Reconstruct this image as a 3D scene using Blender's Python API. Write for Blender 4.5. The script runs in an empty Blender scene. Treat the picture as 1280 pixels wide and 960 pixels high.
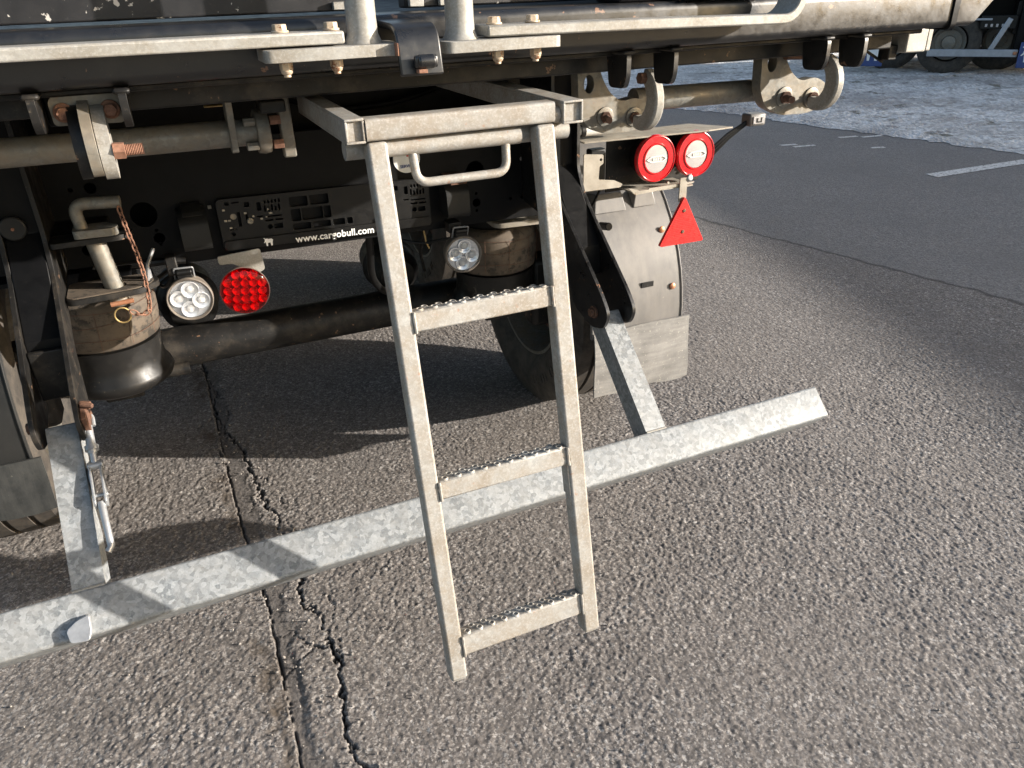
import bpy, bmesh, math, random
import numpy as np
from mathutils import Vector, Matrix
random.seed(7)
rng = np.random.default_rng(7)
R = math.radians
scn = bpy.context.scene
COL = scn.collection

# ------------------------------------------------------------------ camera, sky, sun, exposure
cam_d = bpy.data.cameras.new('camera'); cam = bpy.data.objects.new('camera', cam_d); COL.objects.link(cam)
MW = ((0.91117944, -0.21407228, 0.35202997), (-0.41105641, -0.41424503, 0.81205522), (-0.02801185, -0.88463219, -0.46544733))
mw = Matrix(((MW[0][0], -MW[0][1], -MW[0][2], 0), (MW[1][0], -MW[1][1], -MW[1][2], 0), (MW[2][0], -MW[2][1], -MW[2][2], 1.45), (0, 0, 0, 1)))
cam.matrix_world = mw
cam_d.sensor_width = 36; cam_d.lens = 962 / 1280 * 36; cam_d.clip_start = .05; cam_d.clip_end = 2000
scn.camera = cam
SUN = Vector((1, -.52, .29)).normalized()          # direction towards the sun
sun_el = math.asin(SUN.z); sun_az = math.atan2(SUN.x, SUN.y)
world = bpy.data.worlds.new('World'); scn.world = world; world.use_nodes = True
wn = world.node_tree; wn.nodes.clear()
sky = wn.nodes.new('ShaderNodeTexSky'); sky.sky_type = 'NISHITA'; sky.sun_disc = False
sky.sun_elevation = sun_el; sky.sun_rotation = sun_az
sky.air_density = 1.0; sky.dust_density = 2.6; sky.ozone_density = .6
bg = wn.nodes.new('ShaderNodeBackground'); bg.inputs['Strength'].default_value = .12
wo = wn.nodes.new('ShaderNodeOutputWorld')
wn.links.new(sky.outputs[0], bg.inputs[0]); wn.links.new(bg.outputs[0], wo.inputs[0])
sd = bpy.data.lights.new('sun', 'SUN'); sd.energy = 5; sd.angle = R(.53); sd.color = (1, .932, .845)
so = bpy.data.objects.new('sun', sd); COL.objects.link(so)
so.rotation_euler = SUN.to_track_quat('Z', 'Y').to_euler(); so.location = (8, -6, 6)
vs = scn.view_settings
vs.view_transform = 'Standard'; vs.look = 'None'; vs.gamma = 1; vs.use_curve_mapping = False; vs.exposure = 1.28

# ------------------------------------------------------------------ materials
MATS = {}
class NT:
    def __init__(s, name):
        s.m = bpy.data.materials.new(name); s.m.use_nodes = True; s.t = s.m.node_tree
        s.b = s.t.nodes['Principled BSDF']; s.out = s.t.nodes['Material Output']
        tc = s.n('ShaderNodeTexCoord'); s.co = tc.outputs['Object']
        geo = s.n('ShaderNodeNewGeometry'); s.pos = geo.outputs['Position']
    def n(s, k, **kw):
        x = s.t.nodes.new(k)
        for a, v in kw.items(): setattr(x, a, v)
        return x
    def l(s, a, b): s.t.links.new(a, b)
    def noise(s, scale, detail=4, rough=.6, co=None, dist=0):
        x = s.n('ShaderNodeTexNoise'); x.inputs['Scale'].default_value = scale; x.inputs['Detail'].default_value = detail
        x.inputs['Roughness'].default_value = rough; x.inputs['Distortion'].default_value = dist
        s.l(co or s.pos, x.inputs['Vector']); return x.outputs['Fac']
    def vor(s, scale, feature='F1', out='Color', co=None, rnd=1):
        x = s.n('ShaderNodeTexVoronoi', feature=feature); x.inputs['Scale'].default_value = scale
        x.inputs['Randomness'].default_value = rnd
        s.l(co or s.pos, x.inputs['Vector']); return x.outputs[out]
    def ramp(s, f, *stops):
        x = s.n('ShaderNodeValToRGB'); e = x.color_ramp.elements
        while len(e) < len(stops): e.new(.5)
        for i, (p, c) in enumerate(stops):
            e[i].position = p; e[i].color = (c, c, c, 1) if isinstance(c, (int, float)) else (*c, 1)
        s.l(f, x.inputs[0]); return x.outputs[0]
    def mix(s, f, a, b, mode='MIX'):
        x = s.n('ShaderNodeMix', data_type='RGBA', blend_type=mode)
        for i, v in ((0, f), (6, a), (7, b)):
            if isinstance(v, (int, float)): x.inputs[i].default_value = v if i == 0 else (v, v, v, 1)
            elif isinstance(v, tuple): x.inputs[i].default_value = (*v, 1)
            else: s.l(v, x.inputs[i])
        return x.outputs[2]
    def math(s, op, a, b=0, c=0):
        x = s.n('ShaderNodeMath', operation=op)
        for i, v in enumerate((a, b, c)):
            if isinstance(v, (int, float)): x.inputs[i].default_value = v
            else: s.l(v, x.inputs[i])
        return x.outputs[0]
    def bump(s, h, strength=.4, dist=.002, nrm=None):
        x = s.n('ShaderNodeBump'); x.inputs['Strength'].default_value = strength; x.inputs['Distance'].default_value = dist
        s.l(h, x.inputs['Height'])
        if nrm: s.l(nrm, x.inputs['Normal'])
        s.l(x.outputs[0], s.b.inputs['Normal']); return x.outputs[0]
    def set(s, **kw):
        for k, v in kw.items():
            i = s.b.inputs[k.replace('_', ' ')]
            if isinstance(v, (int, float)): i.default_value = v
            elif isinstance(v, tuple): i.default_value = (*v, 1) if len(v) == 3 else v
            else: s.l(v, i)
        return s
    def done(s, key): MATS[key] = s.m; return s.m

def streak(key, col, amt, sx=30, sz=4):
    m = MATS[key]; t = m.node_tree; b = t.nodes['Principled BSDF']; src = b.inputs['Base Color'].links[0].from_socket
    geo = t.nodes.new('ShaderNodeNewGeometry'); mp = t.nodes.new('ShaderNodeMapping'); mp.inputs['Scale'].default_value = (sx, sx, sz); nz = t.nodes.new('ShaderNodeTexNoise'); nz.inputs['Scale'].default_value = 1; nz.inputs['Detail'].default_value = 7; nz.inputs['Roughness'].default_value = .7
    rp = t.nodes.new('ShaderNodeValToRGB'); rp.color_ramp.elements[0].position = .42; rp.color_ramp.elements[1].position = .7; rp.color_ramp.elements[1].color = (amt, amt, amt, 1)
    mx = t.nodes.new('ShaderNodeMix'); mx.data_type = 'RGBA'; mx.inputs[7].default_value = (*col, 1)
    L_ = t.links.new; L_(geo.outputs['Position'], mp.inputs[0]); L_(mp.outputs[0], nz.inputs[0]); L_(nz.outputs[0], rp.inputs[0]); L_(rp.outputs[0], mx.inputs[0]); L_(src, mx.inputs[6]); L_(mx.outputs[2], b.inputs['Base Color'])
def simple(key, a, b, scale=30, rough=(.4, .6), metal=0, spots=None, spot_c=None, spot_lo=.62, bump=.2, spec=.5):
    s = NT(key)
    c = s.mix(s.ramp(s.noise(scale, 6, .65), (.3, 0), (.7, 1)), a, b)
    if spots:
        c = s.mix(s.ramp(s.noise(spots, 7, .7), (spot_lo, 0), (spot_lo + .06, 1)), c, spot_c)
    r = s.ramp(s.noise(scale * 2.3, 4), (.3, rough[0]), (.7, rough[1]))
    s.set(Base_Color=c, Roughness=r, Metallic=metal); s.b.inputs['Specular IOR Level'].default_value = spec
    s.bump(s.noise(scale * 9, 5, .7), bump, .0008)
    return s.done(key)

def galv(key, lo, hi, spangle, rough, metal, dirt=None, dirt_amt=.6, rust=.74, spots=0):
    s = NT(key)
    co = s.n('ShaderNodeVectorMath', operation='ADD'); 
    nz = s.n('ShaderNodeTexNoise'); nz.inputs['Scale'].default_value = 55; nz.inputs['Detail'].default_value = 5
    s.l(s.pos, nz.inputs['Vector'])
    sc = s.n('ShaderNodeVectorMath', operation='SCALE'); s.l(nz.outputs['Color'], sc.inputs[0]); sc.inputs['Scale'].default_value = .014
    s.l(s.pos, co.inputs[0]); s.l(sc.outputs[0], co.inputs[1])
    v = s.vor(spangle, co=co.outputs[0])
    sep = s.n('ShaderNodeSeparateColor'); s.l(v, sep.inputs[0])
    sepb = s.n('ShaderNodeSeparateColor'); s.l(s.vor(spangle * 2.6, co=co.outputs[0]), sepb.inputs[0])
    c = s.mix(s.math('MULTIPLY_ADD', sepb.outputs[0], .32, s.math('MULTIPLY', s.ramp(sep.outputs[0], (.1, 0), (.95, 1)), .68)), lo, hi)
    c = s.mix(s.ramp(s.noise(7, 5), (.35, .0), (.7, .45)), c, tuple(x * .8 for x in hi))
    if dirt:
        c = s.mix(s.ramp(s.noise(22, 8, .72), (.36, 0), (.62, dirt_amt)), c, dirt)
        c = s.mix(s.ramp(s.noise(90, 6, .75), (.6, 0), (.72, .55)), c, (.16, .13, .1))
        if spots:
            c = s.mix(s.ramp(s.noise(11, 7, .75, dist=.6), (.5, 0), (.66, .5)), c, (.17, .14, .105))
            c = s.mix(s.ramp(s.noise(240, 5, .75), (.5, 0), (.66, .5)), c, tuple(x * 1.25 for x in hi))
        c = s.mix(s.ramp(s.noise(60, 6, .7), (rust, 0), (rust + .05, .6)), c, (.25, .1, .04))
    r = s.mix(s.ramp(sep.outputs[1], (.1, 0), (.9, 1)), rough - .1, rough + .12)
    s.set(Base_Color=c, Roughness=r, Metallic=metal)
    s.bump(s.noise(260, 4, .7), .16, .0008)
    return s.done(key)

galv('zinc_new', (.09, .103, .113), (.345, .362, .372), 118, .5, .12, dirt=(.25, .245, .23), dirt_amt=.4, rust=.72)
galv('zinc_dirty', (.25, .25, .24), (.355, .352, .337), 150, .6, .1, dirt=(.235, .2, .158), dirt_amt=.85, rust=.64, spots=1)
galv('zinc_bar', (.28, .277, .26), (.35, .345, .325), 230, .55, .2, dirt=(.22, .2, .165), dirt_amt=.7, rust=.72, spots=1)
galv('zinc_grey', (.13, .13, .12), (.24, .24, .22), 110, .5, .35, dirt=(.22, .18, .13), dirt_amt=.75, rust=.66)
def black(key, base, rough, dust, dust_lo=.55, chip=None, spec=.5):
    s = NT(key)
    c = s.mix(s.ramp(s.noise(16, 7, .7), (dust_lo, 0), (dust_lo + .25, .5)), base, dust)
    c = s.mix(s.ramp(s.noise(140, 6, .7), (.62, 0), (.7, .55)), c, tuple(x * 1.5 for x in dust))
    if chip: c = s.mix(s.ramp(s.noise(38, 7, .62), (.655, 0), (.67, .9)), c, chip)
    s.set(Base_Color=c, Roughness=s.ramp(s.noise(35, 5), (.3, rough - .1), (.7, rough + .15)))
    s.b.inputs['Specular IOR Level'].default_value = spec
    s.bump(s.noise(120, 5, .7), .18, .001)
    return s.done(key)
black('black_paint', (.007, .007, .0075), .34, (.035, .034, .031), chip=(.2, .11, .065), spec=.75)
black('black_dusty', (.009, .0085, .008), .48, (.085, .07, .053), .5, chip=(.17, .1, .06), spec=.35)
black('black_chassis', (.0045, .0047, .0053), .45, (.014, .0128, .0115), .58, spec=.15)
black('black_plank', (.009, .009, .0105), .48, (.045, .043, .041), .55, chip=(.45, .43, .4))
black('rubber_tyre', (.022, .02, .018), .7, (.115, .095, .075), .36)
black('black_plastic', (.005, .005, .005), .4, (.022, .0195, .017), .55, spec=.35)
simple('bellow_dust', (.06, .046, .034), (.125, .097, .07), 14, (.75, .9), spots=26, spot_c=(.03, .025, .02), spot_lo=.52, bump=.5)
simple('bellow_rubber', (.006, .006, .006), (.014, .013, .012), 20, (.3, .5), spots=30, spot_c=(.08, .066, .05), spot_lo=.62, spec=.35)
simple('guard_plastic', (.1, .096, .092), (.16, .152, .143), 7, (.4, .6), spots=70, spot_c=(.24, .22, .2), spot_lo=.66, bump=.25)
simple('guard_dark', (.01, .0105, .0105), (.022, .022, .0215), 9, (.4, .55), spots=60, spot_c=(.06, .056, .05), spot_lo=.66, spec=.25)
simple('flap_rubber', (.12, .116, .109), (.21, .203, .191), 15, (.7, .9), spots=110, spot_c=(.36, .34, .3), spot_lo=.6, bump=.5)
simple('flap_dark', (.016, .0175, .0175), (.034, .035, .034), 26, (.6, .8), spots=110, spot_c=(.07, .068, .062), spot_lo=.64, bump=.4, spec=.25)
streak('guard_plastic', (.2, .185, .168), .6); streak('flap_rubber', (.27, .26, .243), .7, 6, 60); streak('flap_dark', (.06, .06, .056), .6); streak('bellow_dust', (.15, .12, .09), .5, 12, 40)
simple('plate_tan', (.22, .195, .155), (.36, .33, .28), 18, (.55, .8), .1, spots=34, spot_c=(.17, .11, .065), spot_lo=.6, bump=.4)
simple('rust', (.15, .068, .04), (.3, .155, .1), 120, (.7, .9), spots=60, spot_c=(.07, .03, .02), bump=.7)
simple('rust_dark', (.075, .038, .026), (.15, .075, .045), 120, (.65, .9), spots=70, spot_c=(.03, .02, .016), bump=.7)
simple('nut_tan', (.4, .29, .19), (.6, .5, .38), 90, (.5, .7), .3, spots=80, spot_c=(.24, .1, .045), spot_lo=.54)
simple('bright_zinc', (.3, .31, .32), (.42, .43, .44), 60, (.32, .42), .55, spots=50, spot_c=(.4, .36, .28), spot_lo=.66, bump=.03)
simple('lamp_housing', (.09, .075, .062), (.19, .16, .13), 40, (.55, .75), spots=90, spot_c=(.05, .04, .035))
simple('white_plastic', (.62, .6, .56), (.72, .7, .66), 40, (.4, .55))
simple('print_white', (.78, .78, .76), (.84, .84, .83), 200, (.45, .6), spots=150, spot_c=(.5, .47, .42), spot_lo=.68)
simple('print_red', (.5, .03, .03), (.55, .04, .04), 100, (.4, .5))
simple('print_blue', (.03, .05, .2), (.04, .06, .24), 100, (.4, .5))
simple('flap_blue', (.03, .06, .19), (.05, .085, .24), 12, (.5, .6))
simple('far_steel', (.3, .32, .35), (.42, .44, .47), 12, (.35, .5), .3)
simple('reflector_red', (.62, .022, .022), (.72, .035, .03), 60, (.25, .4), spots=120, spot_c=(.75, .1, .08), spot_lo=.68, bump=.1)
simple('brass', (.5, .34, .14), (.6, .44, .2), 80, (.35, .5), .8)
simple('copper', (.4, .17, .09), (.52, .26, .15), 60, (.45, .6), .5)
simple('side_panel', (.3, .3, .31), (.36, .36, .37), 2, (.4, .5))
def lens(key, col, rough=.12, trans=.0, ridges=0, coat=.8, bumpd=.0012):
    s = NT(key)
    s.set(Base_Color=s.mix(s.ramp(s.noise(60, 5, .7), (.45, 0), (.75, .3)), col, tuple(min(1, x * .75 + .05) for x in col)), Roughness=rough)
    s.b.inputs['Coat Weight'].default_value = coat; s.b.inputs['Transmission Weight'].default_value = trans
    if ridges:
        w = s.n('ShaderNodeTexWave', wave_type='BANDS', bands_direction='X'); w.inputs['Scale'].default_value = ridges; w.inputs['Distortion'].default_value = .6
        s.l(s.pos, w.inputs['Vector']); s.bump(w.outputs['Fac'], .8, bumpd)
    return s.done(key)
lens('lens_red', (.55, .012, .016), .2)
lens('lens_red_deep', (.36, .003, .008), .08)
lens('lens_clear', (.62, .62, .62), .14, ridges=130)
lens('lens_centre', (.46, .44, .43), .3, ridges=170, bumpd=.0008)
s = NT('reflector_chrome'); s.set(Base_Color=(.82, .83, .85), Metallic=.45, Roughness=.22); s.done('reflector_chrome')
s = NT('clear_cover'); s.set(Base_Color=(.95, .95, .95), Roughness=.04); s.b.inputs['Transmission Weight'].default_value = 1; s.b.inputs['IOR'].default_value = 1.3; s.done('clear_cover')
s = NT('red_cover'); s.set(Base_Color=(.95, .03, .04), Roughness=.05); s.b.inputs['Transmission Weight'].default_value = 1; s.b.inputs['IOR'].default_value = 1.35; s.done('red_cover')

# ------------------------------------------------------------------ mesh helpers
def BM(): return bmesh.new()
def _xf(vs, rot=None, about=None):
    if rot is not None:
        for v in vs: v.co = rot @ (v.co - about) + about
def box(bm, x0, x1, y0, y1, z0, z1, rot=None, about=None):
    g = bmesh.ops.create_cube(bm, size=1)['verts']
    for v in g: v.co = Vector((x0 + (v.co.x + .5) * (x1 - x0), y0 + (v.co.y + .5) * (y1 - y0), z0 + (v.co.z + .5) * (z1 - z0)))
    if rot is not None: _xf(g, rot, Vector(about if about is not None else ((x0 + x1) / 2, (y0 + y1) / 2, (z0 + z1) / 2)))
    return g
def frame_of(d):
    d = Vector(d).normalized(); u = d.orthogonal().normalized()
    if abs(d.z) < .9: u = d.cross(Vector((0, 0, 1))).normalized()
    return d, u, d.cross(u).normalized()
def tube(bm, p0, p1, r, n=20, r1=None, cap=True):
    p0, p1 = Vector(p0), Vector(p1); d, u, w = frame_of(p1 - p0); r1 = r if r1 is None else r1
    A = [bm.verts.new(p0 + (u * math.cos(2 * math.pi * i / n) + w * math.sin(2 * math.pi * i / n)) * r) for i in range(n)]
    B = [bm.verts.new(p1 + (u * math.cos(2 * math.pi * i / n) + w * math.sin(2 * math.pi * i / n)) * r1) for i in range(n)]
    for i in range(n): bm.faces.new((A[i], A[(i + 1) % n], B[(i + 1) % n], B[i]))
    if cap: bm.faces.new(A[::-1]); bm.faces.new(B)
def hexbolt(bm, p0, p1, r): tube(bm, p0, p1, r, 6)
def sweep(bm, pts, r, n=14):
    pts = [Vector(p) for p in pts]; rings = []; u = None
    for i, p in enumerate(pts):
        t = (pts[min(i + 1, len(pts) - 1)] - pts[max(i - 1, 0)]).normalized()
        if u is None: _, u, _ = frame_of(t)
        u = (u - t * u.dot(t)).normalized(); w = t.cross(u)
        rr = r[i] if isinstance(r, (list, tuple)) else r
        rings.append([bm.verts.new(p + (u * math.cos(2 * math.pi * k / n) + w * math.sin(2 * math.pi * k / n)) * rr) for k in range(n)])
    for a, b in zip(rings, rings[1:]):
        for k in range(n): bm.faces.new((a[k], a[(k + 1) % n], b[(k + 1) % n], b[k]))
    bm.faces.new(rings[0][::-1]); bm.faces.new(rings[-1])
def rounded(pts, r, seg=6):
    pts = [Vector(p) for p in pts]; out = [pts[0]]
    for a, b, c in zip(pts, pts[1:], pts[2:]):
        u = (a - b).normalized(); w = (c - b).normalized(); k = min(r, (a - b).length * .49, (c - b).length * .49)
        p, q = b + u * k, b + w * k
        for i in range(seg + 1):
            t = i / seg; out.append(p * (1 - t) ** 2 + b * 2 * t * (1 - t) + q * t * t)
    return out + [pts[-1]]
def lathe(bm, c, axis, prof, n=40, close=True):
    c = Vector(c); d, u, w = frame_of(axis); rings = []
    for a, r in prof:
        r = max(r, 1e-5)
        rings.append([bm.verts.new(c + d * a + (u * math.cos(2 * math.pi * k / n) + w * math.sin(2 * math.pi * k / n)) * r) for k in range(n)])
    for a, b in zip(rings, rings[1:]):
        for k in range(n): bm.faces.new((a[k], a[(k + 1) % n], b[(k + 1) % n], b[k]))
    if close: bm.faces.new(rings[0][::-1]); bm.faces.new(rings[-1])
def plate(bm, outer, holes, plane, a0, a1):
    """flat plate with holes; plane 'Y': pts are (x,z) ; 'X': (y,z) ; 'Z': (x,y)"""
    def P(p, a): return Vector((p[0], a, p[1])) if plane == 'Y' else Vector((a, p[0], p[1])) if plane == 'X' else Vector((p[0], p[1], a))
    es = []
    for loop in [outer] + list(holes):
        vv = [bm.verts.new(P(p, a0)) for p in loop]
        es += [bm.edges.new((vv[i], vv[(i + 1) % len(vv)])) for i in range(len(vv))]
    f = bmesh.ops.triangle_fill(bm, edges=es, use_beauty=True)['geom']
    f = [x for x in f if isinstance(x, bmesh.types.BMFace)]
    e = bmesh.ops.extrude_face_region(bm, geom=f)['geom']
    d = P((0, 0), a1 - a0) - P((0, 0), 0)
    for v in e:
        if isinstance(v, bmesh.types.BMVert): v.co += d
def circ(cx, cy, r, n=24, ry=None): return [(cx + r * math.cos(2 * math.pi * i / n), cy + (ry or r) * math.sin(2 * math.pi * i / n)) for i in range(n)]
def rrect(x0, x1, y0, y1, r=.004, n=4):
    o = []
    for cx, cy, a in ((x1 - r, y1 - r, 0), (x0 + r, y1 - r, 90), (x0 + r, y0 + r, 180), (x1 - r, y0 + r, 270)):
        for i in range(n + 1): t = R(a + 90 * i / n); o.append((cx + r * math.cos(t), cy + r * math.sin(t)))
    return o
def rpoly(pts, r, n=5):
    o = []; m = len(pts)
    for i in range(m):
        a, b, c = Vector(pts[i - 1]), Vector(pts[i]), Vector(pts[(i + 1) % m])
        u = (a - b).normalized(); w = (c - b).normalized(); k = min(r, (a - b).length * .45, (c - b).length * .45)
        for j in range(n + 1):
            t = j / n; q = (b + u * k) * (1 - t) ** 2 + b * 2 * t * (1 - t) + (b + w * k) * t * t; o.append((q.x, q.y))
    return o
ORG = {}
def wp(o): return ORG.get(o.name, Vector((0, 0, 0))) if o else Vector((0, 0, 0))
def obj(name, bm, mat, parent=None, bevel=0, smooth=35, label=None, kind=None, seg=2):
    bmesh.ops.recalc_face_normals(bm, faces=bm.faces)
    co = [v.co for v in bm.verts]
    lo = Vector((min(c.x for c in co), min(c.y for c in co), min(c.z for c in co))); hi = Vector((max(c.x for c in co), max(c.y for c in co), max(c.z for c in co)))
    o0 = Vector(((lo.x + hi.x) / 2, (lo.y + hi.y) / 2, lo.z))
    bmesh.ops.translate(bm, verts=bm.verts, vec=-o0)
    me = bpy.data.meshes.new(name); bm.to_mesh(me); bm.free()
    for p in me.polygons: p.use_smooth = True
    me.set_sharp_from_angle(angle=R(smooth))
    me.materials.append(MATS[mat])
    o = bpy.data.objects.new(name, me); COL.objects.link(o)
    o.parent = parent; o.location = o0 - wp(parent); ORG[o.name] = o0
    if bevel:
        b = o.modifiers.new('bevel', 'BEVEL'); b.width = bevel; b.segments = seg; b.limit_method = 'ANGLE'; b.angle_limit = R(40)
    if label: o['label'] = label
    if kind: o['kind'] = kind
    return o
def thing(name, label, cat, loc, rz=0, group=None):
    o = bpy.data.objects.new(name, None); COL.objects.link(o); o.location = loc; o.rotation_euler.z = rz
    o.empty_display_size = .2; ORG[o.name] = Vector(loc); o['label'] = label; o['category'] = cat
    if group: o['group'] = group
    return o
def tag(o, label, cat, group=None):
    o['label'] = label; o['category'] = cat
    if group: o['group'] = group
    return o
def copy_tree(o, parent, shift):
    c = o.copy(); COL.objects.link(c); c.parent = parent
    if shift is not None: c.location = o.location + Vector(shift)
    for ch in list(o.children): copy_tree(ch, c, None)
    return c
def text_obj(name, body, size, loc, mat, parent, rotz=0, shear=0, roll=0, extrude=.0004, width=1.0):
    cu = bpy.data.curves.new(name, 'FONT'); cu.body = body; cu.size = size; cu.extrude = extrude; cu.offset = size * .018; cu.space_character = width; cu.resolution_u = 3
    t = bpy.data.objects.new(name, cu); COL.objects.link(t); bpy.context.view_layer.update()
    me = bpy.data.meshes.new_from_object(t.evaluated_get(bpy.context.evaluated_depsgraph_get()))
    bpy.data.objects.remove(t); bpy.data.curves.remove(cu)
    M = Matrix.Rotation(rotz, 4, 'Z') @ Matrix.Rotation(roll, 4, 'Y') @ Matrix.Rotation(R(90), 4, 'X')
    me.transform(M); me.materials.clear(); me.materials.append(MATS[mat])
    o = bpy.data.objects.new(name, me); COL.objects.link(o); o.parent = parent; o.location = Vector(loc) - wp(parent); ORG[o.name] = Vector(loc)
    return o
ELE = [(-.5, .1), (-.62, -.05), (-.58, -.1), (-.42, .02), (-.36, -.5), (-.2, -.5), (-.17, -.12), (.12, -.1), (.16, -.5), (.34, -.5), (.38, -.05), (.46, .2), (.3, .36), (-.05, .34), (-.18, .42), (-.36, .4), (-.5, .55), (-.62, .5), (-.5, .42), (-.46, .28)]

# ------------------------------------------------------------------ ground
JX0, JY0, JX1, JY1 = 3.11, 4.42, 3.63, 2.15        # joint line between old coarse and new dark asphalt
def make_ground():
    def axis(a, b, step, lo, hi):
        core = list(np.arange(a, b, step)); l = []; x = a; st = step
        while x > lo: st = min(st * 1.35, 40); x -= st; l.append(x)
        r = []; x = core[-1]; st = step
        while x < hi: st = min(st * 1.35, 40); x += st; r.append(x)
        return np.array(l[::-1] + core + r)
    xs = axis(-.95, 3.0, .0036, -160, 220)
    ys_near = np.arange(.38, 2.15, .0036); st = .0036; y = ys_near[-1]; far = []
    while y < 3.6: st = min(st * 1.012, .009); y += st; far.append(y)
    while y < 320: st = min(st * 1.35, 40); y += st; far.append(y)
    near = []; st = .0046; y = .38
    while y > -120: st = min(st * 1.35, 40); y -= st; near.append(y)
    ys = np.concatenate([np.array(near[::-1]), ys_near, np.array(far)])
    X, Y = np.meshgrid(xs, ys); nx, ny = len(xs), len(ys)
    fade = np.clip((X + 1.0) / .08, 0, 1) * np.clip((3.02 - X) / .25, 0, 1) * np.clip((Y - .36) / .05, 0, 1) * np.clip((3.6 - Y) / .4, 0, 1)
    def h2(i, j, k): 
        v = np.sin(i * 127.1 + j * 311.7 + k * 74.7) * 43758.5453; return v - np.floor(v)
    def vnoise(sc, k):
        x, y = X * sc, Y * sc; i, j = np.floor(x), np.floor(y); u, v = x - i, y - j; u = u * u * (3 - 2 * u); v = v * v * (3 - 2 * v)
        return (h2(i, j, k) * (1 - u) + h2(i + 1, j, k) * u) * (1 - v) + (h2(i, j + 1, k) * (1 - u) + h2(i + 1, j + 1, k) * u) * v
    def stones(cell, k, keep):
        x, y = X / cell, Y / cell; i0, j0 = np.floor(x), np.floor(y); H = np.zeros_like(X)
        for di in (-1, 0, 1):
            for dj in (-1, 0, 1):
                i, j = i0 + di, j0 + dj
                cx = i + .1 + .8 * h2(i, j, k); cy = j + .1 + .8 * h2(i, j, k + 1); ra = .46 + .36 * h2(i, j, k + 2); hh = .35 + .65 * h2(i, j, k + 3)
                an = h2(i, j, k + 5) * 6.28; ca, sa = np.cos(an), np.sin(an); ax = .75 + .5 * h2(i, j, k + 6)
                dx, dy = x - cx, y - cy; ex = (dx * ca + dy * sa) * ax; ey = (-dx * sa + dy * ca) / ax
                d2 = (ex * ex + ey * ey) / (ra * ra)
                H = np.maximum(H, np.where(h2(i, j, k + 4) < keep, hh * np.sqrt(np.clip(1 - d2 ** 2, 0, 1)), 0))
        return H
    H = stones(.0108, 3, .82) * .0031
    H = np.maximum(H, stones(.0066, 11, .9) * .0025)
    pits = np.clip(vnoise(70, 5) * .5 + vnoise(145, 6) * .5 - .33, 0, .2) / .2
    H = H * (.22 + .78 * pits) + (vnoise(200, 9) - .5) * .0012 + (vnoise(9, 7) - .5) * .0012 + (vnoise(2.2, 8) - .5) * .005
    worn = np.clip(vnoise(1.3, 60) * .7 + vnoise(3.1, 61) * .5 - .45, 0, .25) / .25
    H = H * (1 - .4 * worn)
    # paved repair strip between the two cracks and the cracks themselves
    SL = [(-.03, 3.6), (-.023, 2.39), (-.019, 2.095), (.002, 1.669), (-.002, 1.335), (-.006, 1.178), (-.012, .3)]
    CR = [(-.04, 3.55), (-.027, 3.278), (-.01, 3.02), (-.022, 2.812), (.0, 2.66), (.033, 2.529), (.05, 2.33), (.055, 2.2), (.085, 2.051), (.075, 1.9), (.1, 1.724), (.085, 1.66), (.125, 1.575), (.117, 1.5), (.13, 1.43), (.112, 1.279), (.098, 1.2), (.102, 1.127), (.16, 1.04), (.15, .9), (.2, .3)]
    BR = [[(.0, 2.66), (-.03, 2.55), (-.023, 2.39)], [(-.005, 1.56), (.04, 1.55), (.08, 1.49), (.12, 1.46)], [(-.003, 1.42), (.04, 1.45), (.085, 1.475)],
          [(.14, 1.42), (.155, 1.5), (.16, 1.58), (.15, 1.66)], [(-.022, 2.812), (-.09, 2.74), (-.16, 2.68), (-.3, 2.62)], [(-.01, 3.02), (.03, 2.9), (.02, 2.74)],
          [(.05, 2.33), (.1, 2.26), (.12, 2.12)], [(.055, 2.2), (.02, 2.13), (-.015, 2.14)]]
    wx = X + (vnoise(45, 20) - .5) * .022 + (vnoise(140, 21) - .5) * .012; wy = Y + (vnoise(45, 22) - .5) * .018
    def dist(pl, x, y):
        D = np.full(X.shape, 9.)
        for (ax, ay), (bx, by) in zip(pl, pl[1:]):
            t = np.clip(((x - ax) * (bx - ax) + (y - ay) * (by - ay)) / ((bx - ax) ** 2 + (by - ay) ** 2), 0, 1)
            D = np.minimum(D, np.hypot(x - ax - t * (bx - ax), y - ay - t * (by - ay)))
        return D
    crack = np.clip(1.5 - dist(CR, wx, wy) / (.0042 * (.15 + 1.3 * vnoise(14, 30))), 0, 1)
    sx2 = X + (vnoise(60, 25) - .5) * .005
    crack = np.maximum(crack, .9 * np.clip(1.4 - dist(SL, sx2, Y) / (.0026 * (.1 + 1.3 * vnoise(11, 31))), 0, 1))
    for b in BR: crack = np.maximum(crack, .8 * np.clip(1.3 - dist(b, wx, wy) / (.002 * (.1 + 1.1 * vnoise(20, 32))), 0, 1))
    sy = np.array([p[1] for p in SL][::-1]); sx = np.array([p[0] for p in SL][::-1]); left = np.interp(Y, sy, sx)
    strip = np.clip((X - left) / .004, 0, 1) * np.clip((left + .055 + (vnoise(16, 40) - .5) * .05 - X) / .02, 0, 1) * (Y < 3.6) * (Y > .3)
    H = H * (1 - .72 * strip) - strip * .002
    H = H * (1 - crack) - crack * .011
    # soft sunk, mossy patches beside the joint
    moss = np.clip(vnoise(9, 50) * .7 + vnoise(40, 51) * .5 - .55, 0, .3) / .3 * np.clip(1 - np.abs(X - left + .03) / .05, 0, 1)
    H -= moss * .002
    Z = H * fade
    V = np.stack([X, Y, Z], -1).reshape(-1, 3).astype(np.float32)
    idx = np.arange(nx * ny).reshape(ny, nx)
    F = np.stack([idx[:-1, :-1], idx[:-1, 1:], idx[1:, 1:], idx[1:, :-1]], -1).reshape(-1, 4)
    me = bpy.data.meshes.new('asphalt_ground')
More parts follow.
